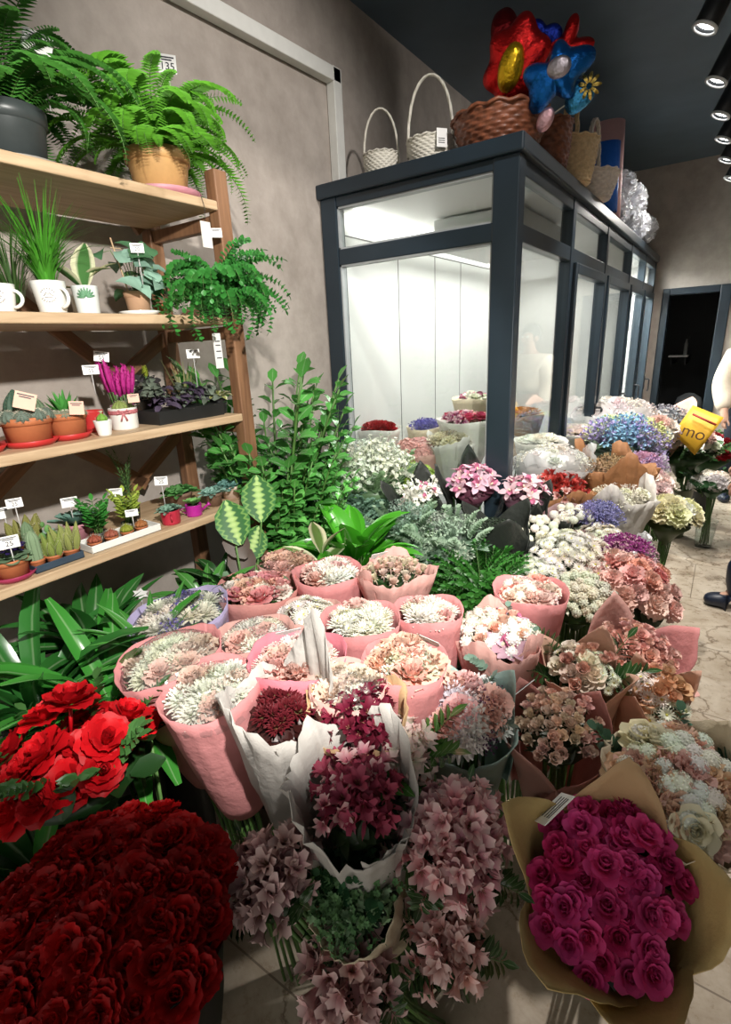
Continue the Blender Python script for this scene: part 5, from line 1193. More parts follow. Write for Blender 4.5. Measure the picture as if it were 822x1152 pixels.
# ------------------------------------------------------------------ green plants standing on the floor
def bucket(t, r, h, mat=None, name='pot', taper=.8):
    mb = MB(); mb.lathe([(r * taper, 0), (r * .97, h * .9), (r * 1.0, h * .91), (r * 1.04, h), (r * .96, h), (r * .93, h - .03), (.001, h - .025)], 28); obj(name, mb, mat or BLKP, t)
def leafplant(label, u, v, z, potz, n, Ln, W, col, shape='ovate', mat=None, a=(15, 70), bend=(20, 60), name='potted_plant', stalk=0, seed=1, potr=.085, nl=6, cup=.18, curl=0, each=False, rs_=.02, x=None):
    p = at(u, v, Z=z) if x is None else at(u, v, X=x); t = thing(name, label, 'potted plant', (p.x, p.y, 0)); bucket(t, potr, potz)
    rs = random.Random(seed); mb = MB(); ms = MB()
    for i in range(n):
        ph = i * 2.39996 + rs.uniform(-.3, .3); k = (i + .5) / n; a0 = a[0] + (a[1] - a[0]) * k + rs.uniform(-6, 6); L_ = Ln * rs.uniform(.75, 1.1)
        b = Vector((rs_ * math.cos(ph), rs_ * math.sin(ph), potz - .03))
        if stalk:
            s_ = stalk * rs.uniform(.65, 1.1) * (1 - .35 * k); d = Vector((math.sin(math.radians(a0)) * math.cos(ph), math.sin(math.radians(a0)) * math.sin(ph), math.cos(math.radians(a0))))
            e = b + d * s_; ms.tube([b, b.lerp(e, .5) + Vector((0, 0, .02)), e], .003, 4); b = e
        M = Matrix.Translation(b) @ Matrix.Rotation(ph, 4, 'Z') @ Matrix.Rotation(rs.uniform(-.3, .3), 4, 'X')
        q = MB() if each else mb
        q.petal(0, L_, W * L_ / Ln, a0 + (10 if stalk else 0), a0 + rs.uniform(*bend) + (20 if stalk else 0), 0, 0, cup, shape, nl, 4, 0, M, curl=curl)
        if each: obj('leaf', q, mat or LEAF_GLOSS, t, color=col)
    if not each: obj('leaves', mb, mat or LEAF_GLOSS, t, color=col)
    if stalk: obj('leaf_stalks', ms, STEM, t)
    return t
SG = H('3f8a35')
leafplant('large glossy strap-leaved plant arching under the rack beside the red garden roses', 118, 742, .92, .78, 40, .4, .055, SG, 'strap', a=(8, 75), bend=(35, 75), seed=2, name='strap_leaved_plant')
leafplant('broad strap-leaved plant at the photo edge under the lowest shelf', 20, 722, .94, .78, 36, .38, .06, H('3a7d38'), 'strap', a=(10, 80), bend=(30, 80), seed=3, x=.42, name='strap_leaved_plant')
leafplant('dark green lance-leaved plant in shade under the rack behind the strap-leaved plants', 92, 680, .96, .84, 40, .26, .06, H('2f6a2c'), 'ovate', a=(15, 80), bend=(20, 70), seed=5, name='lance_leaved_plant')
leafplant('low slender-leaved plant beside the lilac bouquet', 168, 684, 1.0, .86, 50, .22, .035, H('4a8f3c'), 'blade', a=(10, 85), bend=(30, 80), seed=6, name='spider_plant')
leafplant('bushy green plant between the rack and the rose-pink bouquet', 228, 640, .96, .86, 60, .17, .045, H('4f9040'), 'ovate', a=(10, 90), bend=(20, 70), seed=7, x=.52, stalk=.06, name='leafy_plant')
leafplant('silver-striped leafy plant in front of the banded calathea', 288, 640, 1.0, .84, 50, .11, .05, H('86a886'), 'ovate', LEAF_SOFT, a=(5, 85), bend=(20, 60), seed=8, x=0.6, stalk=.09, name='striped_plant')
leafplant('dark low foliage plant under the end of the rack', 250, 622, .97, .88, 50, .15, .05, H('284f24'), 'ovate', a=(10, 90), bend=(20, 60), seed=18, x=0.5, stalk=.06, name='leafy_plant')
t = thing('star_card', 'star-cut white price marker among the leaves beside the lilac bouquet', 'price card', at(158, 668, Z=.93)); mb = MB(); mb.tube([(0, 0, -.19), (0, 0, 0)], .002, 5)
obj('stick', mb, plain('clear_stick', (.6, .6, .58), .4), t); mb = MB(); pts_ = [(.03 * (1 if i % 2 else .6) * math.cos(i * PI / 6), .018 * (1 if i % 2 else .6) * math.sin(i * PI / 6)) for i in range(12)]
mb.add([(x, y, z) for z in (-.001, .001) for x, y in pts_], [tuple(range(11, -1, -1)), tuple(range(12, 24))] + [(i, (i + 1) % 12, 12 + (i + 1) % 12, 12 + i) for i in range(12)]); obj('card', mb, CARD, t, Matrix.Rotation(.5, 4, 'Z') @ Matrix.Rotation(1.2, 4, 'X'), smooth=False)
# calathea with banded round leaves
p = at(272, 640, X=.56); t = thing('calathea', 'calathea with big pale-banded round leaves at the foot of the rack post', 'potted plant', (p.x, p.y, 0)); bucket(t, .08, .72)
for (u, v, z, s, spin, back) in ((291, 561, 1.06, .105, 0, 0), (262, 588, 1.02, .1, .5, 0), (266, 612, .95, .075, 1.2, 1), (285, 612, .93, .085, -1, 0), (272, 632, .9, .085, .2, 1)):
    c = at(u, v, X=.56 + .03 * s) - Vector((p.x, p.y, 0)); s *= 1.5; b = Vector((0, 0, .64)); nrm = (Vector(CAM) - Vector((p.x, p.y, 0)) - c).normalized()
    # a leaf blade standing on its stalk, face turned outwards
    mb = MB(); mb.petal(0, s, s * .74, 92, 88, 0, 0, .06, 'oval', 8, 6, 0, np.array(Matrix.Translation((-s / 2, 0, 0))))
    up = Vector((0, 0, 1)) if s else 0; x = (up - nrm * up.dot(nrm)).normalized(); y = nrm.cross(x); R3 = Matrix((x, y, nrm)).transposed().to_4x4() @ Matrix.Rotation(spin * .4, 4, 'Z')
    obj('leaf', mb, LEAF_BANDED if not back else plain('leaf_underside', (.06, .035, .02), .5), t, Matrix.Translation(c) @ R3)
    e = c - x * s / 2; mb = MB(); mb.tube([b, b.lerp(e, .5) + Vector((0, 0, .03)), e], .0035, 5); obj('leaf_stalk', mb, STEM, t)
# tall zamioculcas beside the post and its neighbours
ZZ = sub(None, lambda m_: sprig(m_, 1, 17, .056, .08, 22, 'oval', .008, opp=True, a0=40, a1=85, taper=.3, rand=1.3))
def zz_plant(label, u, v, zt, n, col, seed, spread=.35, x=None, name='zamioculcas', sc=1):
    p = at(u, v, X=x); t = thing(name, label, 'potted plant', (p.x, p.y, 0)); bucket(t, .11, .42); rs = random.Random(seed); mb = MB()
    for i in range(n):
        ph = i * 2.4; r = .06 * math.sqrt((i + .5) / n); tl = rs.uniform(-.02, spread) * (.15 if math.cos(ph) < 0 else 1); Ls = (zt - .36) * rs.uniform(.55, 1.05)
        mb.join(ZZ, Matrix.Translation((r * math.cos(ph), r * math.sin(ph), .36)) @ Matrix.Rotation(ph, 4, 'Z') @ Matrix.Rotation(tl, 4, 'Y') @ Matrix.Diagonal((Ls * sc, Ls * sc, Ls, 1)))
    obj('stems_and_leaves', mb, [LEAF_GLOSS, STEM], t, color=col); return t
zz_plant('tall glossy zamioculcas rising between the rack post and the cooler', 308, 560, 1.56, 80, H('57a04a'), 3, .1, .36)
zz_plant('shorter bright zamioculcas in front of the tall one', 318, 560, 1.2, 72, H('68b455'), 4, .16, .36)
zz_plant('zamioculcas with stems leaning towards the cooler corner post', 345, 560, 1.3, 18, H('4f9646'), 5, .06, .26)
p = at(376, 540, X=.22); t = thing('snake_plant', 'upright snake plant blades against the cooler corner post', 'potted plant', (p.x, p.y, 0)); bucket(t, .09, .45)
for i in range(9):
    mb = MB(); a = i * 2.4; mb.petal(0, (1.05, .95, .85, .8, .7, .9, .6, .7, .65)[i] * .95, .05, 1 + i * .8, 4 + i * 1.2, .012 + .004 * i, 0, .35, 'blade', 8, 2, 0, Matrix.Translation((0, 0, .38)) @ Matrix.Rotation(a, 4, 'Z'))
    obj('blade', mb, LEAF_VAR, t, color=H('35602f'))
leafplant('fresh bright-leaved peace lily in front of the white waxflower', 400, 616, 1.0, .86, 30, .25, .1, H('4fa82c'), 'ovate', a=(4, 60), bend=(20, 60), seed=9, x=.74, stalk=.08, name='peace_lily', nl=7)
leafplant('dark leafy plant low between the zamioculcas and peace lily', 342, 612, .97, .78, 60, .13, .05, H('33662d'), 'ovate', a=(5, 88), bend=(20, 70), seed=10, x=0.5, stalk=.1, name='leafy_plant', potr=.1)
leafplant('small dark-leaved plant above the peach bouquet', 315, 610, 1.0, .82, 60, .1, .04, H('3c7038'), 'ovate', a=(5, 88), bend=(20, 70), seed=12, x=0.56, stalk=.1, name='leafy_plant')
leafplant('trailing sprigs of green in front of the snake plant', 372, 545, 1.02, .66, 46, .09, .035, H('4f8f3f'), 'oval', a=(5, 80), bend=(20, 70), seed=13, stalk=.25, name='leafy_plant', potr=.1)
p = at(360, 600, X=.72); t = thing('variegated_rubber_plant', 'rubber plant with a few large cream-edged leaves beside the peace lily', 'potted plant', (p.x, p.y, 0)); bucket(t, .07, .76)
for i, (ph, a, L_, z_) in enumerate(((-1.2, 12, .15, .97), (.1, 30, .14, .97), (-2.6, 48, .15, .92), (1.5, 60, .13, .92), (-.6, 75, .13, .88), (3, 70, .12, .86))):
    mb = MB(); mb.petal(ph, L_, .062, a, a + 25, .006, z_, .12, 'oval', 7, 4); obj('leaf', mb, LEAF_VAR, t, color=H('6a8a4a'))
mb = MB(); mb.tube([(0, 0, .6), (0, 0, .99)], .005, 6); obj('stalk', mb, STEM, t)
# cut greens and sheaves in front of the cooler
B('airy sheaf of small white waxflower at the foot of the cooler corner', 420, 540, 92, 1.02, [('waxflower_spray', H('dfe6d4'), 26, .085)], None, foliage=H('6a8a62'), fill=1, dome=.6, jit=.5, green=('leaf_sprig', H('7a9a70'), 6, .16))
B('bunch of lime-green small chrysanthemums behind the black-wrapped white orchid', 462, 545, 66, .98, [('daisy_spray', H('8fae4a'), 8, .06), ('waxflower_spray', H('9fbf62'), 5, .06)], None, foliage=H('4c7a32'), dome=.5)
B('silvery eucalyptus sheaf in front of the white orchid', 500, 612, 96, .9, [('statice_spray', H('a9bba6'), 6, .05)], None, foliage=H('748f78'), fill=2, dome=.45, green=('eucalyptus_sprig', H('9db59c'), 14, .11), lean=(-.05, -.2))
B('second eucalyptus branch bundle beside the peace lily', 455, 590, 70, .94, [('statice_spray', H('90aa9a'), 4, .05)], None, foliage=H('5f7c62'), fill=2, dome=.45, green=('eucalyptus_sprig', H('8fa98e'), 10, .1), lean=(-.05, -.1))
def shrub(label, u, v, w, z, n, ll, col, name='greenery_bundle', mat=None):
    p = at(u, v, Z=z); R = w / 2 / ppm(p); t = thing(name, label, 'greenery', (p.x, p.y, 0)); bucket(t, .1, .42, name='bucket'); rs = random.Random(n); mb = MB()
    q = sub(None, lambda m_: sprig(m_, 1, 12, ll * .55, ll, 45, 'ovate', .008, taper=.3))
    for i in range(n):
        ph = i * 2.4; r = math.sqrt((i + .5) / n); tl = r * .95; L_ = R * rs.uniform(.75, 1.0)
        b = Vector((R * r * .55 * math.cos(ph), R * r * .55 * math.sin(ph), z - R * .75 + R * .35 * (1 - r * r)))
        mb.join(q, Matrix.Translation(b) @ Matrix.Rotation(ph, 4, 'Z') @ Matrix.Rotation(tl * .8, 4, 'Y') @ Matrix.Rotation(rs.uniform(-1, 1), 4, 'Z') @ Matrix.Diagonal((L_, L_, L_, 1)))
    obj('leafy_stems', mb, [mat or LEAF, STEM], t, color=col)
    mb = MB(); 
    for i in range(9): a = i * .7; mb.tube([(.05 * math.cos(a), .05 * math.sin(a), .3), (R * .35 * math.cos(a), R * .35 * math.sin(a), z - R * .6)], .004, 4)
    obj('stems', mb, STEM, t); return t
shrub('dense dark green bundle of tiny-leaved foliage beside the pink felt carnations', 542, 645, 128, .86, 210, .16, H('35702a'))
shrub('grey-green filler foliage under the waxflower sheaf', 405, 562, 80, .95, 90, .2, H('7ba08a'), mat=LEAF_SOFT)
# orchids in black paper
def blacksheet(name, label, u0, v0, z, w, h, yaw, tilt, fold=.03, mat=None):
    p = at(u0, v0, Z=z); t = thing(name, label, 'wrapping paper', (p.x, p.y, p.z - h)); return t
B('white orchid spray lying in a black paper sleeve beside the peace lily', 472, 566, 58, .97, [('freesia_spike', H('f2f0e6'), 5, .045), ('orchid_bloom', H('f4f1e8'), 7, .032)], ('sheets', [(200, P_BLACK), (110, P_BLACK)], {'rise': .06, 'out': .05, 'span': .9}), lean=(.0, -.3), foliage=H('55704a'), dome=.6, fk=.95, ry=1.2)
B('pink orchids standing in clear film edged with tall black paper', 532, 548, 68, .98, [('orchid_bloom', H('eec4d2'), 11, .05), ('orchid_bloom', H('dc9cba'), 5, .045)], ('sheets', [(205, P_BLACK), (120, P_BLACK), (40, FILM)], {'rise': .06, 'out': .03, 'span': .75}), foliage=H('7a4a5c'), dome=.6, lean=(.1, -.25), fk=.95)
B('pale pink orchids behind the black paper triangle', 588, 560, 62, .97, [('orchid_bloom', H('f0ccd8'), 12, .048)], ('sheets', [(-50, P_BLACK), (60, P_BLACK)], {'rise': .0, 'out': .04, 'span': .8}), foliage=H('6a4a58'), dome=.6, lean=(.15, -.15))
B('dark paper-wrapped bouquet whose black point stands up before the pale pink orchids', 560, 598, 60, .92, [('statice_spray', H('3c4a3a'), 5, .04)], ('sheets', [(-55, P_BLACK), (60, P_BLACK), (180, P_BLACK)], {'rise': .06, 'out': .0, 'span': 1.3}), foliage=H('26351f'), dome=.1, rin=.5, lean=(.0, -.05), wl=.22)

# ---- inside the cooler, standing on its shelf
def inside(label, u, v, Y, w, flowers, wrap, **kw):
    p = at(u, v, Y=Y); R = w / 2 / ppm(p); return bouquet(label, p, R, flowers, wrap, base=.705, wl=.3, **kw)
inside('deep red carnations inside the cooler beside the left corner post', 425, 486, 2.62, 48, [('carnation', H('a81c24'), 14, .045)], ('cone', P_WHITE), foliage=H('3a2a1c'))
inside('pink and magenta mixed bouquet inside the cooler in white paper', 525, 476, 2.75, 64, [('rose', H('c9526f'), 7, .045), ('alstroemeria', H('b55a8a'), 6, .05), ('carnation', H('e6b3aa'), 5, .04)], ('cone', P_WHITE), foliage=H('4a5a3a'))
inside('violet-blue flowers inside the cooler between the red and the pink ones', 478, 484, 2.95, 40, [('statice_spray', H('6a62b0'), 9, .06)], ('cone', P_CREAM), foliage=H('55557a'))
inside('flat tray-like bouquet of pale pink hydrangea inside the cooler glass', 470, 512, 2.58, 62, [('hydrangea', H('e2b0a8'), 6, .08), ('carnation', H('e8c0b8'), 5, .04)], ('cone', P_BLUSH), foliage=H('a0806a'))
inside('cream bouquet in crumpled white paper inside the cooler', 508, 500, 2.62, 52, [('carnation', H('e6ddc6'), 9, .045), ('statice_spray', H('a89f80'), 4, .05)], ('paper', P_WHITE, {'peaks': .05}), foliage=H('8a8a68'))
inside('white lilies and greens inside the cooler beside the front corner post', 532, 452, 3.25, 44, [('orchid_bloom', WH, 7, .07), ('chrysanthemum', IVO, 5, .05)], ('cone', P_CREAM), foliage=H('6a7f5a'))
inside('golden chrysanthemums added inside the cooler in place of a yellow reflection on its long glass side', 586, 470, 3.3, 46, [('chrysanthemum', H('c98a2a'), 11, .06)], ('cone', P_KRAFT), foliage=H('6a4a1c'))  # made-up flowers stand in for the yellow wrapper's reflection in the glass
inside('white bouquet inside the cooler behind the long glass side', 608, 500, 3.0, 56, [('chrysanthemum', WH, 13, .05)], ('cone', P_WHITE), foliage=H('7a806a'))
inside('pinkish white bouquet inside the cooler behind the first glass door', 648, 490, 3.9, 46, [('carnation', H('efe2da'), 12, .06)], ('cone', P_WHITE), foliage=H('8a8070'))

# ---- buckets at the far end of the row
VASE = plain('green_metal', (.16, .19, .12), .3, .5, var=.15)
def vase_of(label, u, v, zt, r, h, mat, bl, lab_b, flowers, fw, name='bucket', cat='bucket', **kw):
    p = at(u, v, Z=h); t = thing(name, label, cat, (p.x, p.y, 0)); mb = MB()
    mb.lathe([(r * .75, 0), (r * .78, .01), (r, h), (r * 1.03, h), (r * 1.0, h - .006), (r * .95, h - .01), (r * .76, .02), (.001, .02)], 26); obj('bucket_body', mb, mat, t)
    kw.setdefault('lean', (.0, -.02))
    bouquet(lab_b, Vector((p.x, p.y, zt)), fw, flowers, None, base=.022, **kw); return t
vase_of('green metal bucket standing near the doorway holding white lisianthus', 763, 548, .72, .11, .42, VASE, 0, 'white lisianthus with big bell blooms in the green metal bucket', [('rose_open', H('f0eee6'), 9, .07), ('rose', H('eceade'), 6, .06)], .24, foliage=H('33502a'), dome=.5, green=('ruscus_sprig', H('3a5a30'), 6, .2))
vase_of('clear glass vase of stems on the stone floor beside the green bucket', 795, 585, .5, .075, .22, GLASS, 0, 'flat white blossom heads in the glass vase', [('hydrangea', H('f0eae2'), 5, .075)], .14, name='glass_vase', cat='vase', foliage=H('3f6a45'), green=('leaf_sprig', H('3f6a42'), 9, .2), dome=.4)
vase_of('black bucket of red and green stems behind the glass vase', 790, 545, .62, .1, .35, BLKP, 0, 'dark red blooms and leafy stems in the black bucket', [('carnation', H('9a1c28'), 7, .06), ('rose_open', WH, 4, .07)], .22, foliage=H('2f5a2c'), dome=.6, green=('leaf_sprig', H('3f7038'), 12, .24))
p = at(745, 478, Z=.95); bouquet('grey dried bouquet in peach-edged kraft paper in front of the doorway', p, .2, [('statice_spray', H('8f8f98'), 8, .1), ('waxflower_spray', H('b0aaa8'), 6, .1)], ('sheets', [(60, P_PEACH), (150, P_PEACH), (250, P_KRAFT)], {'rise': .1, 'out': .06, 'span': 1.1}), foliage=H('5a5a62'), lean=(-.05, 0))
# yellow paper with the printed word
p = at(784, 492, Y=4.75)
t = bouquet('bouquet in folded yellow paper printed with the letters mo', p, .13, [('carnation', H('d8b0a8'), 6, .05)], None, foliage=H('4a5a30'), lean=(.05, 0))
a, b_, c_ = at(752, 500, Y=p.y - .05), at(804, 470, Y=p.y + .05), at(766, 455, Y=p.y + .1)
mb = MB(); nn = 8; o_ = Vector(t.location); A = at(758, 502, Z=.82); 
cs = [at(781, 512, Y=4.3), at(814, 470, Y=4.35), at(779, 456, Y=4.45), at(757, 487, Y=4.35)]
V = []
for i in range(nn + 1):
    for j in range(nn + 1):
        x, y = i / nn, j / nn; q = cs[0] * (1 - x) * (1 - y) + cs[1] * x * (1 - y) + cs[2] * x * y + cs[3] * (1 - x) * y; V.append(tuple(q + Vector((0, -.05 * math.sin(PI * x), 0))))
inv = t.matrix_basis.inverted()
mb.add([tuple(inv @ Vector(v)) for v in V], [(i * (nn + 1) + j, i * (nn + 1) + j + 1, (i + 1) * (nn + 1) + j + 1, (i + 1) * (nn + 1) + j) for i in range(nn) for j in range(nn)])
yp = obj('wrapper', mb, P_YELLOW, t); solid(yp, .003)
ctr = at(780, 487, Y=4.27); e1 = (cs[1] - cs[0]).normalized(); nrm = (Vector(CAM) - ctr).normalized(); e1 = (at(792, 491, Y=4.28) - at(765, 483, Y=4.28)).normalized(); e2 = nrm.cross(e1).normalized(); nrm = e1.cross(e2)
R4 = Matrix((e1, e2, nrm)).transposed().to_4x4()
link('lettering', text_mesh('mo', .115, plain('brown_ink', (.12, .05, .02), .6)), t, inv @ Matrix.Translation(ctr + nrm * .02) @ R4)
mb = MB(); q1, q2 = at(779, 466, Y=4.35), at(805, 478, Y=4.28); mb.tube([tuple(inv @ (q1 + nrm * .02)), tuple(inv @ (q2 + nrm * .02))], .008, 6); obj('red_band', mb, plain('red_ink', (.5, .06, .03), .6), t)

leafplant('dark leafy stems filling the corner beside the photo edge below the red garden roses', 30, 930, .8, .66, 40, .16, .06, H('24491f'), 'ovate', a=(5, 85), bend=(20, 60), seed=21, stalk=.08, name='leafy_plant', potr=.12)
# ------------------------------------------------------------------ on top of the cooler
def weave(mb, prof, rows, n, amp, th=0, sx=1, sy=1, mat=0):
    """basket wall: strands pass in and out of the uprights, row by row"""
    hs = [p[1] for p in prof]; rr = [p[0] for p in prof]; V = []; per = n // 2; res = n * 3
    R_ = rows * 4
    for j in range(R_ + 1):
        t = j / R_; z = np.interp(t, np.linspace(0, 1, len(hs)), hs); r = np.interp(t, np.linspace(0, 1, len(rr)), rr); row = int(t * rows * .9999); f = abs(math.sin(PI * t * rows))
        for i in range(res):
            a = 2 * PI * i / res; q = r + amp * (math.sin(per * a + PI * row) * .7 * f + f * .5 - .5); V.append((q * math.cos(a) * sx, q * math.sin(a) * sy, z))
    F = [(j * res + i, j * res + (i + 1) % res, (j + 1) * res + (i + 1) % res, (j + 1) * res + i) for j in range(R_) for i in range(res)]
    mb.add(V, F, mat)
def twist_ring(mb, r, z, th, sx=1, sy=1, n=60, mat=0):
    for ph in (0,): mb.tube([((r + th * .6 * math.cos(i * 2 * PI / n * 14 + ph)) * math.cos(i * 2 * PI / n) * sx, (r + th * .6 * math.cos(i * 2 * PI / n * 14 + ph)) * math.sin(i * 2 * PI / n) * sy, z + th * .6 * math.sin(i * 2 * PI / n * 14 + ph)) for i in range(n)], th * .8, 7, mat, closed=True)
def basket(label, pos, r0, r1, h, mat, handle=None, hyaw=0, rows=11, n=40, sx=1, sy=1, rot=0, ticket=False, lean=None):
    t = thing('wicker_basket', label, 'basket', pos, RZ(rot) if lean is None else lean @ RZ(rot))
    mb = MB(); weave(mb, [(r0, .004), ((r0 + r1) / 2 * 1.04, h * .5), (r1, h)], rows, n, .004 + r1 * .012, 0, sx, sy); mb.lathe([(r0 * .99, .004), (.001, .004)], 24, cap0=False, sx=sx, sy=sy); o = obj('woven_body', mb, mat, t); solid(o, .004, -1)
    mb = MB(); twist_ring(mb, r1, h, r1 * .05, sx, sy); obj('braided_rim', mb, mat, t); mb = MB(); twist_ring(mb, r0, .012, r0 * .05, sx, sy); obj('base_ring', mb, mat, t)
    if handle:
        mb = MB(); c, s = math.cos(hyaw), math.sin(hyaw)
        for ph in (0, 2.1, 4.2):
            P_ = []
            for i in range(37):
                a = PI * i / 36; x = r1 * .98 * math.cos(a); z = h * .5 + (handle - h * .5) * math.sin(a) ** .75; tw = .006 if len(P_) else .006
                off = r1 * .05; P_.append(((x + off * math.cos(i * .7 + ph) * .5) * c * sx - off * math.sin(i * .7 + ph) * s, (x + off * math.cos(i * .7 + ph) * .5) * s * sy + off * math.sin(i * .7 + ph) * c, z))
            mb.tube(P_, r1 * .045, 6)
        obj('hoop_handle', mb, mat, t)
    if ticket:
        a = math.atan2(CAM[1] - pos[1], CAM[0] - pos[0]) + .45; M = Matrix.Translation((r1 * 1.09 * math.cos(a), r1 * 1.09 * math.sin(a), h * .8)) @ Matrix.Rotation(a + PI / 2 - rot, 4, 'Z') @ Matrix.Rotation(PI / 2, 4, 'X')
        mb = MB(); mb.box(-.025, .025, -.035, .035, -.001, .001); tk_ = obj('price_ticket', mb, CARD, t, M, smooth=False); mb = MB()
        for y in (-.02, -.012, -.004): mb.box(-.017, .014, y, y + .003, .001, .0016)
        obj('print', mb, INK, tk_, smooth=False)
    return t
WICK_W = plain('white_wicker', (.72, .69, .6), .55, var=.08, nscale=60); WICK_B = plain('brown_wicker', (.26, .085, .04), .45, var=.25, nscale=40); WICK_T = plain('straw_wicker', (.62, .45, .25), .6, var=.12, nscale=60)
def ontop(u, v, y=None, x=None): q = at(u, v, X=x) if x is not None else at(u, v, Y=y); return Vector((q.x, q.y, CZ + .002))
basket('small white wicker basket with a narrow hoop handle nearest the conduit', ontop(429, 188, y=2.46), .07, .085, .11, WICK_W, .3, .5, rot=0)
basket('larger white wicker basket with a tall hoop handle and a paper ticket', ontop(484, 170, y=2.46), .085, .105, .11, WICK_W, .36, .35, ticket=True)
basket('wide brown wicker basket holding foil balloons at the cooler corner', (.84, 2.52, CZ + .002), .15, .2, .14, WICK_B, None, rows=9, n=36)
basket('smaller dark brown wicker basket behind the balloon basket', (.92, 2.92, CZ + .002), .1, .12, .2, WICK_B, None, rows=11, n=30)
basket('straw-coloured basket with a tall hoop handle tilted on the cooler edge', (.95, 3.25, CZ + .002), .11, .14, .2, WICK_T, .42, 1.57, rows=12, n=36)
basket('pale thin-handled basket next to the paper rolls', (.97, 3.7, CZ + .002), .11, .15, .14, plain('pale_wicker', (.66, .58, .5), .6, var=.1, nscale=60), .42, 1.57, rows=9, n=36)
def roll(label, pos, r, h, mat, tilt):
    t = thing('paper_roll', label, 'paper roll', pos, tilt); mb = MB(); V = []; n = 90
    for z in (0, h):
        for i in range(n): a = i * .22; q = r * (.45 + .55 * i / n); V.append((q * math.cos(a), q * math.sin(a), z + .004 * math.sin(a)))
    mb.add(V, [(i, i + 1, n + i + 1, n + i) for i in range(n - 1)]); solid(obj('sheet', mb, mat, t), .003)
    mb = MB(); mb.lathe([(r * .42, .002), (r * .42, h - .002), (r * .38, h - .002), (r * .38, .002)], 20, cap0=False); obj('core', mb, P_KRAFT, t)
q_ = Quaternion((0, 1, 0), -.04)
roll('roll of pink wrapping paper standing behind the blue roll', (.9, 4.42, CZ + .002), .12, .6, paper('pink_roll', (.72, .42, .42), .6, 0), q_)
roll('roll of bright blue wrapping paper standing on the cooler', (.95, 4.12, CZ + .002), .1, .4, paper('blue_roll', (.02, .13, .55), .45, 0), q_)
# bunch of white puffs in clear bags
rs = random.Random(2); k = 0
names_ = ['nearest the blue paper roll', 'at the front of the row of puffs', 'resting lowest on the cooler edge', 'topmost of the bagged puffs', 'in the middle of the bagged puffs', 'farthest along the cooler top', 'on the far upper side of the bagged puffs']
for (y, z, r) in ((4.8, .13, .13), (5.15, .12, .12), (5.5, .12, .12), (5.0, .33, .12), (5.35, .3, .12), (5.9, .13, .13), (5.72, .33, .11)):
    t = thing('white_puff', 'white ruffled puff in a clear bag, ' + names_[k], 'decoration', (.9 + .03 * (k % 3), y, CZ + .002 + z - r)); k += 1
    mb = MB()
    for i in range(90):
        f = i * 2.4; zz_ = 1 - (i + .5) / 45; th = math.acos(max(-1, min(1, zz_))); mb.petal(rs.random() * 6, r * .34, r * .4, 30, 80, 0, 0, .2, 'fan', 2, 2, 0, TM((r * .7 * math.sin(th) * math.cos(f), r * .7 * math.sin(th) * math.sin(f), r + r * .7 * math.cos(th)), (math.sin(th) * math.cos(f), math.sin(th) * math.sin(f), math.cos(th))), ruff=r * .08)
    mb.ball((0, 0, r), r * .72, 14, 10); obj('puff', mb, PETAL, t, color=(.9, .91, .96))
    mb = MB(); mb.ball((0, 0, r), r * 1.0, 16, 12, jit=.05); obj('clear_bag', mb, FILM, t)
# foil balloons
def foil(name, col, rough=.16):
    m, nt, out = _new(name); p = nt.nodes.new('ShaderNodeBsdfPrincipled'); p.inputs['Metallic'].default_value = .85; p.inputs['Roughness'].default_value = rough
    n = noise(nt, 26, 5, .6); L(nt, ramp(nt, n, [(.3, tuple(c * .8 for c in col)), (.7, col)]), p.inputs['Base Color']); L(nt, bump(nt, n, .5, .02), p.inputs['Normal']); L(nt, p.outputs[0], out.inputs[0]); return m
F_RED, F_YEL, F_BLU, F_GRY, F_MAR, F_GOLD = foil('red_foil', (.75, .02, .02)), foil('yellow_foil', (.8, .5, .02)), foil('blue_foil', (.01, .16, .6)), foil('grey_foil', (.5, .45, .5), .3), foil('maroon_foil', (.25, .01, .015)), foil('gold_foil', (.7, .5, .12))
def pillow(rad, th, n=96, k=9):
    """inflated foil shape from an outline radius"""
    mb = MB(); V = []; F = []
    for sg in (1, -1):
        for j in range(k + 1):
            t = j / k
            for i in range(n):
                a = 2 * PI * i / n; r = rad(a); w = .0045 * math.sin(i * 2.1 + j) * (t > .75); q = r * t * (1 + (w if j < k else 0)); V.append((q * math.cos(a), q * math.sin(a), sg * th * (max(0, 1 - t ** 2.2)) ** .55))
    m_ = (k + 1) * n
    for s_ in range(2):
        for j in range(k):
            for i in range(n):
                f = (s_ * m_ + j * n + i, s_ * m_ + j * n + (i + 1) % n, s_ * m_ + (j + 1) * n + (i + 1) % n, s_ * m_ + (j + 1) * n + i); F.append(f if s_ else f[::-1])
    mb.add(V, F); return mb
def face(pos, toward, up=(0, 0, 1), roll_=0):
    nrm = (Vector(toward) - Vector(pos)).normalized(); x = Vector(up).cross(nrm).normalized(); y = nrm.cross(x)
    return (Matrix((x, y, nrm)).transposed() @ Matrix.Rotation(roll_, 3, 'Z')).to_quaternion()
def balloon(label, pos, q, mesh, mat, extra=None):
    t = thing('foil_balloon', label, 'balloon', pos, q); obj('foil_body', mesh, mat, t)
    if extra: extra(t)
    inv_ = q.inverted(); e = inv_ @ (Vector((.84, 2.52, CZ + .02)) - Vector(pos)); mb = MB(); mb.tube([(0, 0, 0), e * .6, e], .003, 5); obj('stick', mb, GLAZE, t); return t
c1 = at(580, 72, Y=2.5)
def yc(t): obj('yellow_centre', pillow(lambda a: .085 * (1 + .0 * a) * (1.25 if 0 else 1) / math.sqrt((math.cos(a) / .62) ** 2 + math.sin(a) ** 2) * .95, .04), F_YEL, t, Matrix.Translation((-.01, -.01, .055)) @ Matrix.Rotation(-.6, 4, 'Z'))
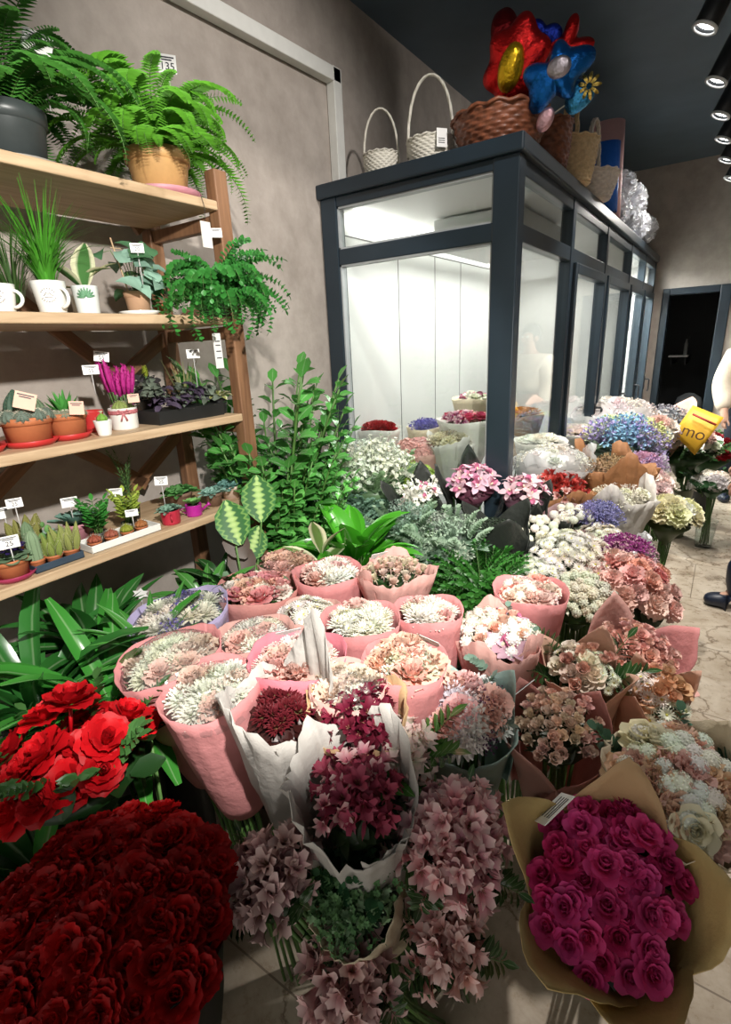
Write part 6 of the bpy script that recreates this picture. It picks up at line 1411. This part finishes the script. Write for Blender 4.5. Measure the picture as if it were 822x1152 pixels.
balloon('red foil flower-shaped balloon with a yellow centre', c1, face(c1, (1.1, 0, 1.9), roll_=.2), pillow(lambda a: .125 * (1 + .1 * math.cos(6 * a)) / math.sqrt((math.cos(a + .6) / 1.0) ** 2 + (math.sin(a + .6) / 1.15) ** 2), .05), F_RED, yc)
c2 = at(625, 85, Y=2.42)
def patch(t):
    obj('grey_patch', pillow(lambda a: .034 / math.sqrt(math.cos(a) ** 2 / 1.6 + math.sin(a) ** 2), .018), F_GRY, t, Matrix.Translation((.02, .01, .062)) @ Matrix.Rotation(-.3, 4, 'Z'))
    obj('pale_patch', pillow(lambda a: .03 / math.sqrt(math.cos(a) ** 2 / 2 + math.sin(a) ** 2), .015), foil('pink_foil', (.75, .45, .5), .3), t, Matrix.Translation((-.08, -.11, .03)) @ Matrix.Rotation(.6, 4, 'Z'))
balloon('blue foil balloon with stubby lobes and grey patch', c2, face(c2, (1.6, 0, 1.9), roll_=.4), pillow(lambda a: .1 * (1 + .2 * math.cos(5 * a + .5) + .25 * math.cos(2 * a)), .06), F_BLU, patch)
c3 = at(570, 50, Y=2.62); balloon('plain dark maroon rounded foil balloon standing tallest in the basket', c3, face(c3, (.9, 0, 2), roll_=.15), pillow(lambda a: .085 / (abs(math.cos(a)) ** 2.6 / .75 ** 2.6 + abs(math.sin(a)) ** 2.6 / 1.4 ** 2.6) ** (1 / 2.6), .05), F_MAR)
c4 = at(636, 56, Y=2.75); balloon('small red foil star balloon behind the blue balloon', c4, face(c4, (1.5, 0, 2)), pillow(lambda a: .085 * (1 + .35 * math.cos(5 * a)), .03), F_RED)
c5 = at(612, 36, Y=2.7); balloon('two-pronged deep blue foil balloon poking above the red flower balloon', c5, face(c5, (1.4, 0, 2), roll_=.2), pillow(lambda a: .05 * (1 + .55 * math.cos(2 * a + 1.2)), .02), foil('deep_blue_foil', (.02, .05, .5)))
c6 = at(650, 108, Y=2.5); balloon('small light blue foil balloon with gold tassels at the basket side', c6, face(c6, (1.6, 0, 2)), pillow(lambda a: .055 * (1 + .1 * math.cos(3 * a)), .03), foil('sky_foil', (.05, .3, .6)), lambda t: obj('gold_tassel', sub(None, lambda m_: [m_.petal(i * .7, .04, .012, 60, 150, .01, .03, 0, 'strap', 4, 1, 0, Matrix.Translation((.04, .02, 0))) for i in range(12)]), F_GOLD, t))

# ------------------------------------------------------------------ people at the edge
def skin(name, verts, edges, rad, mat, parent, sub_=2):
    me = bpy.data.meshes.new(name); me.from_pydata(verts, edges, []); me.materials.append(mat)
    o = bpy.data.objects.new(name, me); COL.objects.link(o); o.parent = parent
    sk = o.modifiers.new('skin', 'SKIN'); sk.use_smooth_shade = True
    if not me.skin_vertices: me.skin_vertices.new()
    for v_, r in zip(me.skin_vertices[0].data, rad): v_.radius = r if hasattr(r, '__len__') else (r, r)
    me.skin_vertices[0].data[0].use_root = True
    s = o.modifiers.new('smooth', 'SUBSURF'); s.levels = s.render_levels = sub_; return o
SKIN = plain('skin', (.55, .32, .23), .5, var=.05); HAIR = plain('dark_hair', (.03, .02, .015), .5, var=.3, nscale=60)
def person(label, pos, yaw, jacket, trousers, shoe, sleeves=.06, puff=.02, stance=.1, step=0.0, armout=.0):
    t = thing('person', label, 'person', pos, RZ(yaw))
    V = [(0, 0, .98), (0, -.01, 1.15), (0, 0, 1.36), (0, .0, 1.46), (0, -.03, 1.54), (0, -.035, 1.63), (0, -.03, 1.70)]
    R = [(.13, .1), (.125, .1), (.15, .1), (.075, .07), (.055, .055), (.075, .088), (.06, .07)]; E = [(i, i + 1) for i in range(6)]
    J = {}
    for sg in (1, -1):
        n = len(V); V += [(sg * .19, 0, 1.39), (sg * (.25 + armout), .03, 1.13), (sg * (.25 + armout), -.1, .92), (sg * (.25 + armout), -.13, .84)]; R += [.06, .045, .034, .032]; E += [(2, n), (n, n + 1), (n + 1, n + 2), (n + 2, n + 3)]
        for f in range(5):
            b = len(V); x = sg * (.25 + armout); dy = (-.03 + .02 * f) if f < 4 else -.03
            if f < 4: V += [(x, -.13 + dy, .80), (x - sg * .005, -.135 + dy * 1.1, .77 - .004 * (1 - abs(f - 1.5))), (x - sg * .018, -.13 + dy * 1.1, .745)]
            else: V += [(x - sg * .02, -.16, .82), (x - sg * .03, -.175, .795), (x - sg * .03, -.175, .775)]
            R += [.0095, .0085, .007]; E += [(n + 3, b), (b, b + 1), (b + 1, b + 2)]
        n = len(V); st = sg * step; V += [(sg * .09, 0, .9), (sg * stance, -st * .5, .5), (sg * stance, -st + .02, .09), (sg * stance, -st - .1, .04)]; R += [.09, .06, .042, .03]; E += [(0, n), (n, n + 1), (n + 1, n + 2), (n + 2, n + 3)]
    skin('body', V, E, R, SKIN, t)
    mb = MB()                                              # features of the face
    for sg in (1, -1): mb.ball((sg * .03, -.112, 1.645), .012, 8, 6)
    obj('eyes', mb, GLAZE, t); mb = MB(); mb.tube([(0, -.118, 1.645), (0, -.14, 1.61), (0, -.12, 1.6)], [.008, .013, .008], 6); 
    for sg in (1, -1): mb.ball((sg * .085, -.03, 1.62), .024, 8, 6, 0, 1.4)
    obj('nose_and_ears', mb, SKIN, t); mb = MB(); mb.tube([(-.022, -.115, 1.57), (0, -.12, 1.568), (.022, -.115, 1.57)], .006, 6); obj('mouth', mb, plain('lip', (.4, .14, .12), .5), t)
    mb = MB(); mb.ball((0, -.005, 1.675), .105, 18, 12, 0, 1.05)
    mb.v[-1] = np.array([v if not (v[1] < -.05 and v[2] < 1.7) else (v[0] * .8, -.05, v[2]) for v in mb.v[-1]]); obj('hair', mb, HAIR, t)
    V = [(0, 0, 1.0), (0, 0, 1.15), (0, 0, 1.36), (0, 0, 1.46)]; R = [(.17 + puff, .14 + puff), (.17 + puff, .14 + puff), (.17 + puff, .13 + puff), .085]; E = [(0, 1), (1, 2), (2, 3)]
    for sg in (1, -1): n = len(V); V += [(sg * .2, 0, 1.38), (sg * (.25 + armout), .03, 1.13), (sg * (.25 + armout), -.1, .9)]; R += [.075 + puff, sleeves + puff, .05 + puff * .5]; E += [(2, n), (n, n + 1), (n + 1, n + 2)]
    skin('jacket', V, E, R, jacket, t)
    V = [(0, 0, 1.0)]; R = [(.15, .12)]; E = []
    for sg in (1, -1): n = len(V); st = sg * step; V += [(sg * .09, 0, .88), (sg * stance, -st * .5, .5), (sg * stance, -st + .02, .1)]; R += [.1, .078, .065]; E += [(0, n), (n, n + 1), (n + 1, n + 2)]
    skin('trousers', V, E, R, trousers, t)
    for sg in (1, -1):
        st = sg * step; skin('shoe', [(sg * stance, -st + .03, .05), (sg * stance, -st - .06, .045), (sg * stance, -st - .15, .035), (sg * stance, -st + .02, .16), (sg * stance, -st + .02, .34)], [(0, 1), (1, 2), (0, 3), (3, 4)], [(.06, .05), (.056, .05), (.052, .038), (.074, .074), (.08, .08)], shoe, t)
    return t
DKC = plain('navy_cloth', (.012, .018, .035), .7, var=.2, nscale=40); DKS = plain('navy_boot', (.01, .016, .035), .4, var=.1)
CRJ = plain('cream_quilted', (.72, .62, .5), .6, var=.08, nscale=12, bmp=.5)
person('person in a cream puffy jacket and dark trousers standing by the doorway', (2.02, 6.05, 0), .35, CRJ, DKC, DKS, .07, .035, .1, .05)
person('person in dark navy clothes whose boot shows on the stone floor', (2.07, 3.66, 0), -PI * .5 + .0, DKC, DKC, DKS, .05, .01, .1, .06)
